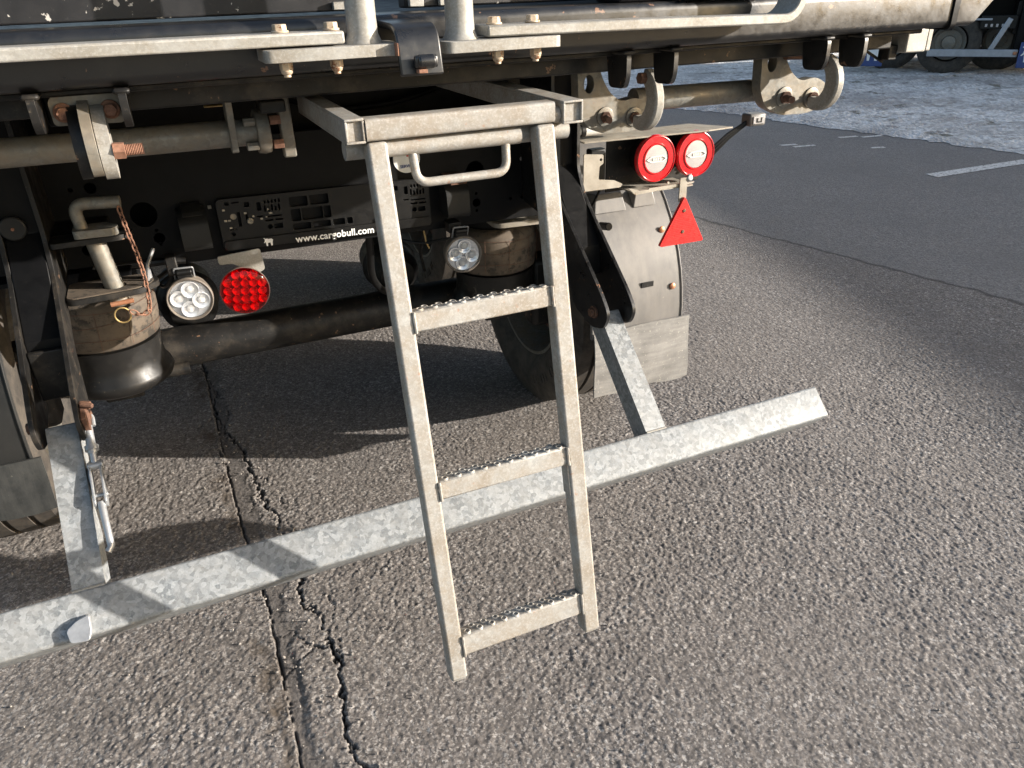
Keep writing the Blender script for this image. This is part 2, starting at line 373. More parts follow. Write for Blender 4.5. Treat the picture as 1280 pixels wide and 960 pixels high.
    me.vertices.add(len(V)); me.vertices.foreach_set('co', V.ravel())
    me.loops.add(F.size); me.loops.foreach_set('vertex_index', F.ravel().astype(np.int32))
    me.polygons.add(len(F)); me.polygons.foreach_set('loop_start', np.arange(0, F.size, 4, dtype=np.int32))
    me.polygons.foreach_set('use_smooth', np.ones(len(F), dtype=bool))
    me.update(calc_edges=True)
    for nm, A in (('crack', crack * fade), ('strip', strip * fade), ('moss', moss * fade), ('fine', fade)):
        at = me.attributes.new(nm, 'FLOAT', 'POINT'); at.data.foreach_set('value', A.ravel().astype(np.float32))
    s = NT('asphalt')
    def attr(nm):
        a = s.n('ShaderNodeAttribute', attribute_name=nm); return a.outputs['Fac']
    sep = s.n('ShaderNodeSeparateColor'); s.l(s.vor(125), sep.inputs[0])
    sp2 = s.n('ShaderNodeSeparateColor'); s.l(s.vor(260), sp2.inputs[0])
    chip = s.ramp(sep.outputs[0], (0, (.075, .068, .066)), (.25, (.136, .123, .115)), (.7, (.198, .179, .167)), (.9, (.26, .24, .226)), (1, (.42, .4, .38)))
    c = s.mix(s.ramp(sp2.outputs[0], (.55, 0), (.7, .75)), chip, (.1, .09, .083))
    c = s.mix(s.ramp(sp2.outputs[1], (.86, 0), (.93, .8)), c, (.36, .335, .31))
    c = s.mix(s.ramp(s.noise(1.7, 5, .6), (.35, 0), (.7, .35)), c, (.185, .163, .145))
    c = s.mix(s.ramp(s.noise(4.2, 7, .72, dist=.5), (.52, 0), (.74, .5)), c, (.105, .095, .088))
    c = s.mix(s.ramp(s.noise(.75, 6, .65), (.55, 0), (.72, .4)), c, (.11, .1, .095))
    # newer, darker, smoother mat beyond the sealed joint
    sp = s.n('ShaderNodeSeparateXYZ'); s.l(s.pos, sp.inputs[0])
    k = (JX1 - JX0) / (JY1 - JY0)
    wob = s.math('MULTIPLY', s.math('SUBTRACT', s.noise(3.2, 6, .6), .5), .16)
    e = s.math('ADD', s.math('SUBTRACT', sp.outputs[0], s.math('MULTIPLY_ADD', sp.outputs[1], k, JX0 - k * JY0)), wob)
    new = s.ramp(s.math('MULTIPLY_ADD', e, 12, .5), (.45, 0), (.6, 1))
    dark = s.mix(s.ramp(sep.outputs[1], (.1, 0), (.95, 1)), (.13, .123, .119), (.25, .238, .228))
    dark = s.mix(s.ramp(s.noise(1.1, 6, .65), (.4, 0), (.7, .6)), dark, (.15, .142, .137))
    dark = s.mix(s.ramp(s.noise(14, 7, .75), (.6, 0), (.75, .5)), dark, (.27, .26, .25))
    c = s.mix(new, c, dark)
    joint = s.ramp(s.math('ABSOLUTE', e), (.006, 1), (.022, 0))
    c = s.mix(s.math('MULTIPLY', joint, .7), c, (.03, .027, .025))
    # pale specks: dried lime, paint drops
    c = s.mix(s.ramp(s.noise(26, 8, .75), (.735, 0), (.77, .55)), c, (.5, .48, .45))
    c = s.mix(s.math('MULTIPLY', attr('strip'), .75), c, s.mix(s.ramp(sep.outputs[2], (.2, 0), (.9, 1)), (.075, .068, .064), (.135, .121, .112)))
    c = s.mix(s.math('MULTIPLY', attr('moss'), .8), c, (.07, .052, .036))
    c = s.mix(attr('crack'), c, (.014, .012, .01))
    s.set(Base_Color=c, Roughness=.82); s.b.inputs['Specular IOR Level'].default_value = .35
    hh = s.math('ADD', s.math('MULTIPLY', s.math('SUBTRACT', 1, s.vor(95, out='Distance')), 1.0), s.math('MULTIPLY', s.noise(210, 4, .7), .8))
    bp = s.n('ShaderNodeBump'); bp.inputs['Distance'].default_value = .0045
    s.l(s.math('SUBTRACT', .62, s.math('ADD', s.math('MULTIPLY', attr('fine'), .34), s.math('MULTIPLY', new, .12))), bp.inputs['Strength'])
    s.l(hh, bp.inputs['Height']); s.l(bp.outputs[0], s.b.inputs['Normal'])
    me.materials.append(s.done('asphalt'))
    o = bpy.data.objects.new('asphalt_ground', me); COL.objects.link(o); o['kind'] = 'structure'
    return o
make_ground()

def sheet(name, pts, z, mat, thick=None):
    bm = BM(); vs_ = [bm.verts.new((x, y, z)) for x, y in pts]; bm.faces.new(vs_)
    if thick: pass
    return obj(name, bm, mat)
# gravel yard beyond the asphalt: a low, uneven sheet
s = NT('gravel')
sep = s.n('ShaderNodeSeparateColor'); s.l(s.vor(26), sep.inputs[0])
c = s.ramp(sep.outputs[0], (0, (.48, .47, .46)), (.5, (.7, .69, .68)), (1, (.88, .88, .87)))
c = s.mix(s.ramp(s.noise(.9, 7, .7), (.44, 0), (.62, .75)), c, (.34, .315, .3))
c = s.mix(s.ramp(s.noise(4.5, 7, .7), (.53, 0), (.64, .75)), c, (.22, .2, .185))
c = s.mix(s.ramp(s.noise(2.0, 6, .7), (.58, 0), (.66, .85)), c, (.12, .11, .07))
s.set(Base_Color=c, Roughness=.9); s.bump(s.math('ADD', s.noise(14, 7, .75), s.vor(30, out='Distance')), .8, .03); s.done('gravel')
bm = BM()
edge = [(5.2, 14.0), (5.42, 10.5), (5.66, 8.434), (6.057, 7.614), (6.167, 6.919), (6.45, 5.6), (6.731, 4.361), (7.2, 2.2), (8.4, -3.2)]
rows = []
NE = 140
for i in range(NE + 1):
    t = i / NE * (len(edge) - 1); k = min(int(t), len(edge) - 2); f = t - k
    x = edge[k][0] * (1 - f) + edge[k + 1][0] * f + random.uniform(-.05, .05); y = edge[k][1] * (1 - f) + edge[k + 1][1] * f
    rows.append([bm.verts.new((x + d, y + d * .15, .005 + (0 if j == 0 else random.uniform(.0, .03) if d < 40 else .01))) for j, d in enumerate((0, .12, .4, .9, 1.6, 2.6, 4, 6, 9, 14, 22, 40, 90))])
for a, b in zip(rows, rows[1:]):
    for j in range(len(a) - 1): bm.faces.new((a[j], a[j + 1], b[j + 1], b[j]))
g = obj('gravel_yard', bm, 'gravel'); g['kind'] = 'structure'
# painted marks
s = NT('road_paint')
c = s.mix(s.ramp(s.noise(40, 7, .75), (.5, 0), (.62, 1)), (.62, .61, .59), (.1, .097, .095)); s.set(Base_Color=c, Roughness=.8); s.done('road_paint')
def mark(name, pts):
    bm = BM(); bm.faces.new([bm.verts.new((x, y, .004)) for x, y in pts]); o = obj(name, bm, 'road_paint'); o['kind'] = 'structure'
def strip_pts(ax, ay, bx, by, w):
    d = Vector((bx - ax, by - ay)).normalized(); n = Vector((-d.y, d.x)) * w / 2
    return [(ax + n.x, ay + n.y), (ax - n.x, ay - n.y), (bx - n.x, by - n.y), (bx + n.x, by + n.y)]
mark('road_marking', strip_pts(5.44, 4.2, 6.52, 4.17, .12))
for cx, cy, l in ((5.38, 5.72, .16), (5.46, 5.6, .22), (6.12, 5.72, .2), (6.32, 5.62, .22), (5.95, 5.2, .12)):
    mark('road_marking', strip_pts(cx - l / 2, cy + .02, cx + l / 2, cy - .02, .055))

# ------------------------------------------------------------------ the semi trailer
XC = .325
T = thing('semi_trailer', 'black semi trailer seen from behind with galvanised folding underrun bar and rear lamps', 'trailer', (XC, 1.3, 0))
def bx(name, mat, parent, *dims, bevel=.003, label=None, rot=None):
    bm = BM(); box(bm, *dims, rot=rot); return obj(name, bm, mat, parent, bevel, label=label)

# body and chassis
bx('body_floor', 'black_chassis', T, XC - 1.24, XC + 1.24, 1.32, 13.6, 1.335, 1.39)
for s_ in (-1, 1): bx('side_board', 'black_plank', T, XC + s_ * 1.262 - .018, XC + s_ * 1.262 + .018, 1.33, 13.6, 1.36, 2.1)
bx('front_board', 'black_plank', T, XC - 1.24, XC + 1.24, 13.56, 13.6, 1.392, 2.1)
for s_ in (-1, 1):
    bm = BM(); x = XC + s_ * .56
    box(bm, x - .07, x + .07, 2.02, 13.5, 1.312, 1.332); box(bm, x - .07, x + .07, 2.02, 13.5, .88, .9); box(bm, x - .006, x + .006, 2.02, 13.5, .9, 1.312)
    obj('chassis_rail', bm, 'black_chassis', T)
for k in range(5): bx('floor_crossbeam', 'black_chassis', T, XC - 1.2, XC + 1.2, 2.1 + k * .7, 2.16 + k * .7, 1.24, 1.311)

# rear beam: rounded rectangular section along x
def section_x(bm, prof, x0, x1, slant=0):
    A = [bm.verts.new((x0, y, z)) for y, z in prof]; zc = min(z for y, z in prof)
    B = [bm.verts.new((x1 + (z - zc) * slant, y, z)) for y, z in prof]; n = len(prof)
    for i in range(n): bm.faces.new((A[i], A[(i + 1) % n], B[(i + 1) % n], B[i]))
    bm.faces.new(A[::-1]); bm.faces.new(B)
bm = BM(); section_x(bm, rrect(1.2, 1.31, 1.338, 1.41, .014, 6), XC - 1.27, 1.506)
beam = obj('rear_beam', bm, 'black_paint', T, smooth=50)
bm = BM(); section_x(bm, rrect(1.196, 1.312, 1.334, 1.414, .012, 5), 1.507, 1.522); obj('strap', bm, 'black_chassis', beam, smooth=50)
bm = BM(); section_x(bm, rrect(1.199, 1.308, 1.339, 1.43, .01, 5), 1.523, 1.569, 1.1); obj('end_cap', bm, 'black_paint', beam, smooth=50)
bm = BM(); box(bm, XC - 1.26, 1.49, 1.245, 1.31, 1.327, 1.3365); box(bm, XC - 1.26, 1.47, 1.3, 1.318, 1.296, 1.326); obj('beam_flange', bm, 'black_dusty', beam, .003)
# rear boards above the beam, in two leaves with the gap between
for x0, x1, cut in ((XC - 1.24, .345, 0), (.40, XC + 1.24, 1)):
    for k in range(3):
        z0 = 1.414 + k * .047
        bx('rear_board', 'black_plank', T, x0, x1, 1.30 + k * .0035, 1.335, z0, z0 + .0445, bevel=.003)
for x0, x1 in ((.285, .325), (.405, .428), (.455, .47)): bx('wear_strip', 'zinc_bar', T, x0, x1, 1.288, 1.2985, 1.416, 1.427, bevel=.001)
bx('door_hinge_block', 'black_plank', T, .74, .93, 1.215, 1.298, 1.4105, 1.47, bevel=.006)
bx('door_hinge_plate', 'black_plank', T, .86, 1.02, 1.19, 1.214, 1.4105, 1.45, bevel=.006)

# step bars, post plates, posts, bolts
def flat_path(bm, pts, y0, y1, th):
    """flat bar bent in the xz plane"""
    P = [Vector((p[0], p[1])) for p in pts]; L, Rr = [], []
    for i, p in enumerate(P):
        t = (P[min(i + 1, len(P) - 1)] - P[max(i - 1, 0)]).normalized(); n = Vector((-t.y, t.x)) * th / 2
        L.append(p + n); Rr.append(p - n)
    rings = [[bm.verts.new((q.x, y, q.y)) for q, y in ((a, y0), (a, y1), (b, y1), (b, y0))] for a, b in zip(L, Rr)]
    for a, b in zip(rings, rings[1:]):
        for k in range(4): bm.faces.new((a[k], a[(k + 1) % 4], b[(k + 1) % 4], b[k]))
    bm.faces.new(rings[0][::-1]); bm.faces.new(rings[-1])
bm = BM(); flat_path(bm, [(XC - 1.2, 1.39), (.258, 1.3875)], 1.12, 1.175, .016); obj('step_bar', bm, 'zinc_bar', T, .003)
arc = [(1.01 + .036 * math.sin(R(a)), 1.4175 - .04 * math.cos(R(a))) for a in range(0, 91, 9)]
bm = BM(); flat_path(bm, [(.466, 1.3845), (.75, 1.3815)] + [(1.0, 1.3775)] + arc + [(1.048, 1.5)], 1.12, 1.175, .0155); obj('step_bar', bm, 'zinc_bar', T, .0025)
for x0, x1, rx, z0, bolts in ((.149, .335, 1, 1.3615, (.178, .246)), (.398, .58, 0, 1.359, (.486, .548))):
    out = rpoly([(x0, 1.108), (x1, 1.108), (x1, 1.19), (x0, 1.19)], .012)
    bm = BM(); plate(bm, out, [], 'Z', z0, z0 + .0155); pl = obj('post_plate', bm, 'zinc_bar', T, .0035)
    px = .290 if rx else .434
    bm = BM(); lathe(bm, (px, 1.15, z0 + .0158), (0, 0, 1), [(0, .027), (.004, .0245), (.012, .0212), (.03, .0205), (.3, .0205), (.9, .0205)], 36)
    obj('post', bm, 'zinc_bar', T, smooth=40)
    for b in bolts:
        zt = 1.3965 if rx else 1.393
        bm = BM(); hexbolt(bm, (b, 1.145, zt), (b, 1.145, zt + .0095), .0095); tube(bm, (b, 1.145, zt - .001), (b, 1.145, zt + .002), .0115, 16); obj('bolt_head', bm, 'nut_tan', pl, .001)
        bm = BM(); hexbolt(bm, (b, 1.135, z0 - .011), (b, 1.135, z0 - .0005), .009); tube(bm, (b, 1.135, z0 - .02), (b, 1.135, z0 - .011), .0048, 12, .0042); lathe(bm, (b, 1.135, z0 - .011), (0, 0, -1), [(0, .0085), (.004, .0072), (.006, .005)], 16); obj('nut', bm, 'nut_tan', pl, .0008)

# hook plate bent over the beam
bm = BM()
prof = rounded([(0, 1.215, 1.404), (0, 1.105, 1.4), (0, 1.092, 1.336)], .03, 8)
prof2 = [Vector((0, p.y, p.z)) for p in prof]; th = .008
rings = []
for i, p in enumerate(prof2):
    t = (prof2[min(i + 1, len(prof2) - 1)] - prof2[max(i - 1, 0)]).normalized(); n = Vector((0, t.z, -t.y)) * -th
    rings.append([bm.verts.new((x, q.y, q.z)) for x, q in ((.3235, p), (.3855, p), (.3855, p + n), (.3235, p + n))])
for a, b in zip(rings, rings[1:]):
    for k in range(4): bm.faces.new((a[k], a[(k + 1) % 4], b[(k + 1) % 4], b[k]))
bm.faces.new(rings[0][::-1]); bm.faces.new(rings[-1])
hk = obj('hook_plate', bm, 'black_paint', T, .0025, smooth=40, label='black bent hook plate with worn rusty edges')
bm = BM(); box(bm, .341, .374, 1.079, 1.0895, 1.346, 1.362); tube(bm, (.345, 1.083, 1.354), (.37, 1.083, 1.354), .009, 16); obj('boss', bm, 'black_paint', hk, .003)
bm = BM(); box(bm, .344, .357, 1.0775, 1.09, 1.3395, 1.3445); obj('rust_patch', bm, 'rust', hk, .001)
bm = BM(); box(bm, .3215, .3232, 1.094, 1.108, 1.362, 1.378); obj('rust_patch', bm, 'rust', hk, .0005)

# hanging clamp brackets under the beam
def clamp(xa, xb, zlow):
    ps = None
    for x in (xa, xb):
        out = rpoly([(1.19, 1.336), (1.29, 1.336), (1.29, zlow + .01), (1.25, zlow - .004), (1.205, zlow), (1.192, 1.30)], .014)
        bm = BM(); plate(bm, out, [], 'X', x - .005, x + .005); o = obj('bracket_cheek', bm, 'black_dusty', T, .002); ps = ps or o
        bm = BM(); box(bm, x - .011, x + .011, 1.192, 1.235, 1.3295, 1.3375); obj('weld_foot', bm, 'black_dusty', o, .004)
    bx('bracket_back', 'black_chassis', T, xa + .006, xb - .006, 1.268, 1.276, zlow, 1.335)
    return ps
clamp(-.137, -.03, 1.287)
bm = BM(); plate(bm, rpoly([(-.123, 1.29), (-.036, 1.288), (-.032, 1.3), (-.035, 1.322), (-.043, 1.328), (-.115, 1.33), (-.124, 1.322)], .006), [], 'Y', 1.25, 1.262)
cp = obj('clamp_plate', bm, 'zinc_grey', T, .002)
for x in (-.108, -.05):
    bm = BM(); tube(bm, (x, 1.2495, 1.307), (x, 1.243, 1.307), .0125, 24); hexbolt(bm, (x, 1.243, 1.307), (x, 1.233, 1.307), .0088); obj('bolt', bm, 'rust', cp, .001)
# pair of hook jaws
jaw = [(1.262, 1.322), (1.225, 1.318), (1.196, 1.295), (1.185, 1.262), (1.188, 1.238), (1.2, 1.226), (1.225, 1.228), (1.25, 1.26)]
bm = BM(); plate(bm, rpoly(jaw, .012), [], 'X', -.089, -.0755); obj('hook_jaw', bm, 'zinc_grey', T, .003, label='worn black hook jaw')
bm = BM(); plate(bm, rpoly([(y + .006, z - .006) for y, z in jaw], .012), [], 'X', -.0745, -.058); hj = obj('hook_jaw', bm, 'zinc_bar', T, .003)
bm = BM(); plate(bm, rpoly([(y + .012, z - .004) for y, z in jaw], .012), [], 'X', -.104, -.0905); obj('hook_jaw', bm, 'black_dusty', T, .003)
bm = BM(); hexbolt(bm, (-.0575, 1.2, 1.259), (-.043, 1.2, 1.2585), .0115)
n = 11
for i in range(n): tube(bm, (-.043 + i * .0021, 1.2, 1.2585), (-.0419 + i * .0021, 1.2, 1.2585), .0078, 14, .0068); tube(bm, (-.0419 + i * .0021, 1.2, 1.2585), (-.0409 + i * .0021, 1.2, 1.2585), .0068, 14, .0078)
obj('bolt', bm, 'rust', hj, label='rusty threaded bolt')
# lock shaft
bm = BM(); tube(bm, (XC - 1.2, 1.45, 1.238), (.172, 1.45, 1.228), .0225, 28)
sh = obj('lock_shaft', bm, 'zinc_grey', T)
bm = BM(); tube(bm, (-.118, 1.428, 1.238), (-.106, 1.428, 1.238), .008, 6); tube(bm, (-.105, 1.42, 1.238), (-.1, 1.42, 1.238), .011, 16); obj('bolt', bm, 'zinc_grey', sh)
bm = BM(); plate(bm, rpoly([(1.4, 1.3), (1.44, 1.305), (1.47, 1.22), (1.45, 1.196), (1.425, 1.2)], .012), [], 'X', .113, .1235); obj('shaft_lug', bm, 'zinc_grey', T, .002)
bm = BM(); lathe(bm, (.158, 1.45, 1.228), (1, 0, 0), [(0, .022), (.0, .036), (.012, .038), (.022, .036), (.024, .02)], 30); en = obj('shaft_flange', bm, 'zinc_grey', T, .002)
for dy, dz in ((-.022, .02), (-.022, -.02)):
    bm = BM(); hexbolt(bm, (.182, 1.45 + dy, 1.228 + dz), (.2, 1.45 + dy, 1.228 + dz), .0085); obj('bolt', bm, 'rust', en, .001)
    bm = BM(); hexbolt(bm, (.138, 1.45 + dy, 1.228 + dz), (.1575, 1.45 + dy, 1.228 + dz), .0075); obj('nut', bm, 'zinc_grey', en, .001)
bx('guide_block', 'black_dusty', T, .165, .206, 1.38, 1.44, 1.265, 1.285)
bx('guide_plate', 'zinc_grey', T, .2, .222, 1.442, 1.46, 1.18, 1.32)
bx('yellow_hose', 'brass', T, .085, .13, 1.495, 1.503, 1.268, 1.272, bevel=.002)

# right hand clamps with cast shaft bearings
def bearing(x0, y=1.40, s=1.0, hz=0.0):
    def q(px, pz): return (x0 + px * s, 1.2 + pz * s + hz)
    out = [q(0, .098), q(.046, .1), q(.058, .07), q(.075, .045), q(.1, .028), q(.135, .034), q(.165, .02), q(.172, -.005), q(.16, -.024), q(.12, -.032), q(.06, -.03), q(.02, -.012), q(.004, .02)]
    bm = BM(); plate(bm, rpoly(out, .014), [circ(*q(.026, .066), .011 * s, 20, .017 * s)], 'Y', y - .014, y + .014); b = obj('shaft_bearing', bm, 'zinc_grey', T, .004)
    for px, pz in ((.063, .003), (.13, -.003)):
        p = q(px, pz); bm = BM(); lathe(bm, (p[0], y - .0145, p[1]), (0, -1, 0), [(0, .019 * s), (.003, .0185 * s), (.004, .015 * s)], 24); obj('washer', bm, 'zinc_grey', b)
        bm = BM(); d = Vector((-.36, -1, -.02)).normalized(); a = Vector((p[0], y - .017, p[1])); hexbolt(bm, a, a + d * .012, .0115 * s); tube(bm, a + d * .0125, a + d * .04, .0065 * s, 14); obj('bolt', bm, 'rust_dark', b, .0008)
    jx = x0 + .178 * s
    return b, jx
b1, jx1 = bearing(.757)
b2, jx2 = bearing(1.19, 1.39, 1.15, .003)
for x0, b in ((.862, b1), (1.305, b2)):
    rim = [(1.33 + .058 * math.cos(R(a)), 1.238 + .058 * math.sin(R(a))) for a in range(100, 300, 10)]
    inner = [(1.338 + .03 * math.cos(R(a)), 1.24 + .034 * math.sin(R(a))) for a in range(290, 110, -12)]
    bm = BM(); plate(bm, rim + inner, [], 'X', x0, x0 + .02); obj('hook_claw', bm, 'zinc_bar', T, .004)
    bm = BM(); hexbolt(bm, (x0 - .012, 1.315, 1.278), (x0 + .014, 1.315, 1.278), .011); obj('bolt', bm, 'rust_dark', T, .001)
bm = BM(); tube(bm, (1.225, 1.345, 1.297), (1.285, 1.345, 1.294), .0115, 18); hexbolt(bm, (1.285, 1.345, 1.294), (1.303, 1.345, 1.294), .018); obj('bolt', bm, 'rust_dark', T, .001)
bm = BM(); tube(bm, (.925, 1.45, 1.219), (1.27, 1.45, 1.214), .0235, 28); obj('lock_shaft', bm, 'zinc_grey', T)
for xb in (.757, .853, 1.2, 1.294):
    bm = BM(); plate(bm, rpoly([(1.204, 1.337), (1.204, 1.296), (1.212, 1.277), (1.262, 1.275), (1.272, 1.337)], .014), [], 'X', xb - .0045, xb + .0045); cf = obj('clamp_cheek', bm, 'black_paint', T, .0015)
    bm = BM(); box(bm, xb - .011, xb + .012, 1.203, 1.25, 1.3305, 1.3375); obj('weld_foot', bm, 'black_dusty', cf, .003)
bm = BM(); box(bm, 1.515, 1.575, 1.3, 1.36, 1.284, 1.3325); o = obj('corner_block', bm, 'zinc_bar', T, .003)
bm = BM(); box(bm, 1.5765, 1.592, 1.302, 1.36, 1.2845, 1.332); obj('corner_block', bm, 'zinc_bar', T, .003)
bm = BM(); plate(bm, [(1.42, 1.3), (1.5, 1.3), (1.5, 1.262)], [[(1.444, 1.294), (1.488, 1.294), (1.488, 1.273)]], 'Y', 1.34, 1.346); obj('gusset', bm, 'black_chassis', T, .001)
bm = BM(); box(bm, 1.49, 1.514, 1.32, 1.35, 1.27, 1.3); obj('gusset_post', bm, 'black_dusty', T, .002)

# cross member with round holes
cm_out = [(-.62, .905), (-.2, .885), (-.16, .872), (-.04, .872), (.02, .862), (.98, .848), (1.03, .85), (1.03, 1.14), (-.62, 1.14)]
holes = [circ(-.066, .99, .029), circ(-.16, 1.063, .0125), circ(-.2, 1.063, .005), circ(-.045, .931, .0125), circ(-.045, .917, .004, 10), circ(-.047, .95, .004, 10),
         circ(.763, .995, .026), circ(.763, .909, .0115), circ(.763, .934, .004, 10), circ(.763, .887, .004, 10), circ(.865, .907, .0055, 12), circ(.9, .907, .0055, 12), circ(.935, .907, .0055, 12),
         circ(.905, 1.012, .009, 14, .007), circ(-.2, .925, .012), circ(-.315, 1.01, .019, 18, .03), circ(-.3, .945, .016)]
bm = BM(); plate(bm, cm_out, holes, 'Y', 1.965, 1.975); cm = obj('cross_member', bm, 'black_chassis', T, .0015)
bm = BM(); box(bm, -.6, 1.02, 1.976, 2.14, .862, .872); obj('cross_member_flange', bm, 'black_chassis', cm)
bm = BM(); box(bm, -.6, 1.02, 2.14, 2.15, .85, 1.3); obj('cross_member_web', bm, 'black_chassis', cm)
bm = BM(); sweep(bm, [(-.2, 1.962, .882), (-.05, 1.96, .876), (0, 1.96, .87)], .008, 10); obj('weld_bead', bm, 'black_dusty', cm)

# registration plate holder, lettering, emblem
PR = -.02
ph = []
for k in range(2):
    ox = .1 + k * .37
    def S(x0, x1, z0, z1, r=.002): ph.append(rrect(ox + x0, ox + x1, .0 + z0, z1, r, 3))
    S(.012, .022, .108, .116); S(.028, .046, .112, .1145, .001); S(.056, .068, .1, .112); S(.055, .06, .06, .085); S(.012, .03, .048, .052, .0015)
    for i in range(5): S(.1 + i * .0085, .1045 + i * .0085, .084, .1 - .004 * (i % 2)); S(.102 + i * .0085, .1065 + i * .0085, .1035, .112)
    S(.08, .095, .072, .0755, .001); S(.1, .14, .07, .073, .001); S(.098, .118, .06, .064); S(.122, .142, .06, .064); S(.036, .043, .055, .09); S(.084, .094, .088, .108)
    ph.append(circ(ox + .027, .08, .0075, 16)); ph.append(circ(ox + .02, .022 + .016, .005, 12)); ph.append(circ(ox + .108, .046, .006, 14)); S(.118, .138, .04, .052)
mid = [(.262, .306, .088, .112), (.312, .358, .088, .112), (.262, .285, .052, .082), (.288, .34, .052, .082), (.342, .36, .052, .082), (.262, .306, .03, .046), (.312, .356, .03, .046), (.362, .392, .03, .046), (.398, .412, .03, .046)]
for a, b, c_, d in mid: ph.append(rrect(a, b, c_, d, .003, 3))
ZH = .879
def roll(p): x, z = p; dx = x - .355; return (x, ZH + z + dx * PR)
outer = [roll(p) for p in rrect(.092, .622, 0, .124, .012, 6)]
bm = BM(); plate(bm, outer, [[roll(p) for p in h_] for h_ in ph], 'Y', 1.942, 1.956); hold = obj('plate_holder', bm, 'black_plastic', T, .0008, label='empty black registration plate holder with white web address')
bm = BM(); plate(bm, [roll(p) for p in rrect(.096, .618, .004, .12, .01, 6)], [], 'Y', 1.9575, 1.9615); obj('holder_back', bm, 'black_chassis', hold)
bm = BM(); plate(bm, [roll(p) for p in rrect(.094, .62, .001, .024, .008, 5)], [], 'Y', 1.935, 1.9415); strip = obj('holder_strip', bm, 'black_plastic', hold, .003)
text_obj('lettering', 'www.cargobull.com', .0245, (.262, 1.9338, ZH + .0046 - (.262 - .355) * -PR * -1), 'print_white', strip, roll=.02, width=1.02)
bm = BM(); plate(bm, [(.198 + x * .021, ZH + .0145 + z * .02) for x, z in ELE], [], 'Y', 1.9336, 1.9346); obj('emblem', bm, 'print_white', strip)
for x, z in ((.104, .096), (.104, .07), (.113, .07), (.113, .052), (.152, .084), (.17, .074), (.188, .066), (.2, .07), (.207, .088), (.21, .078)):
    bm = BM(); w = random.uniform(.004, .008); hgt = random.uniform(.003, .005)
    plate(bm, [roll(p) for p in rrect(x, x + w, z, z + hgt, .001, 2)], [], 'Y', 1.9395, 1.9415); obj('worn_clip', bm, 'plate_tan', hold)
for x, z, r_ in ((.163, .066, .0075), (.475, .03, .006)):
    c_ = roll((x, z)); bm = BM(); lathe(bm, (c_[0], 1.9415, c_[1]), (0, -1, 0), [(0, r_), (.003, r_), (.0045, r_ * .75), (.0035, r_ * .3)], 20); obj('screw', bm, 'zinc_grey', hold)
for i in range(4):
    c_ = roll((.127 + (i % 2) * .37, .08 if i < 2 else .046)); bm = BM(); lathe(bm, (c_[0], 1.9465, c_[1]), (0, -1, 0), [(0, .0075), (.003, .0075), (.003, .005), (.002, .002)], 18); obj('clip_ring', bm, 'zinc_grey' if i == 0 else 'black_plastic', hold)
bx('label_tag', 'plate_tan', T, .075, .083, 1.961, 1.9645, .985, .993, bevel=.0005)
# round sticker
bm = BM(); tube(bm, (.575, 1.9645, 1.048), (.575, 1.9632, 1.048), .036, 40); st = obj('round_sticker', bm, 'print_white', T, label='round white sticker with red and blue print')
bm = BM(); box(bm, .575, .596, 1.9618, 1.963, 1.053, 1.0565); obj('print_bar', bm, 'print_red', st)
bm = BM(); plate(bm, [(.601 + x * .014, 1.061 + z * .012) for x, z in ELE], [], 'Y', 1.9618, 1.963); obj('emblem', bm, 'print_blue', st)
text_obj('lettering', 'SERVICE', .0105, (.556, 1.9622, 1.026), 'print_blue', st)
bm = BM(); box(bm, .565, .598, 1.9618, 1.963, 1.059, 1.0605); obj('print_bar', bm, 'print_blue', st)
# plate lamps either side of the holder
for x0, x1, z0, z1, m in ((.003, .066, .905, 1.0, 'guard_dark'), (.655, .718, .892, .993, 'guard_dark')):
    out = rpoly([(1.9645, z1), (1.935, z1 - .004), (1.9, z1 - .03), (1.895, z0 + .01), (1.905, z0), (1.9645, z0 + .006)], .012)
    bm = BM(); plate(bm, out, [], 'X', x0, x1); o = obj('plate_lamp', bm, m, T, .006, seg=3, label='dark plastic plate lamp housing')
    bm = BM(); lathe(bm, ((x0 + x1) / 2 - .006, 1.925, z1 - .0075), (0, -.4, 1), [(0, .006), (.004, .005)], 14); obj('screw', bm, 'zinc_grey', o)
    bm = BM(); plate(bm, rpoly([(1.89, z1 - .01), (1.9, z1 - .002), (1.94, z1 + .008), (1.964, z1 + .008), (1.964, z1 + .002), (1.9, z1 - .012)], .003), [], 'X', x0 + .012, x1 - .008); obj('rusty_lip', bm, 'rust_dark' if x0 > .3 else 'guard_dark', o)

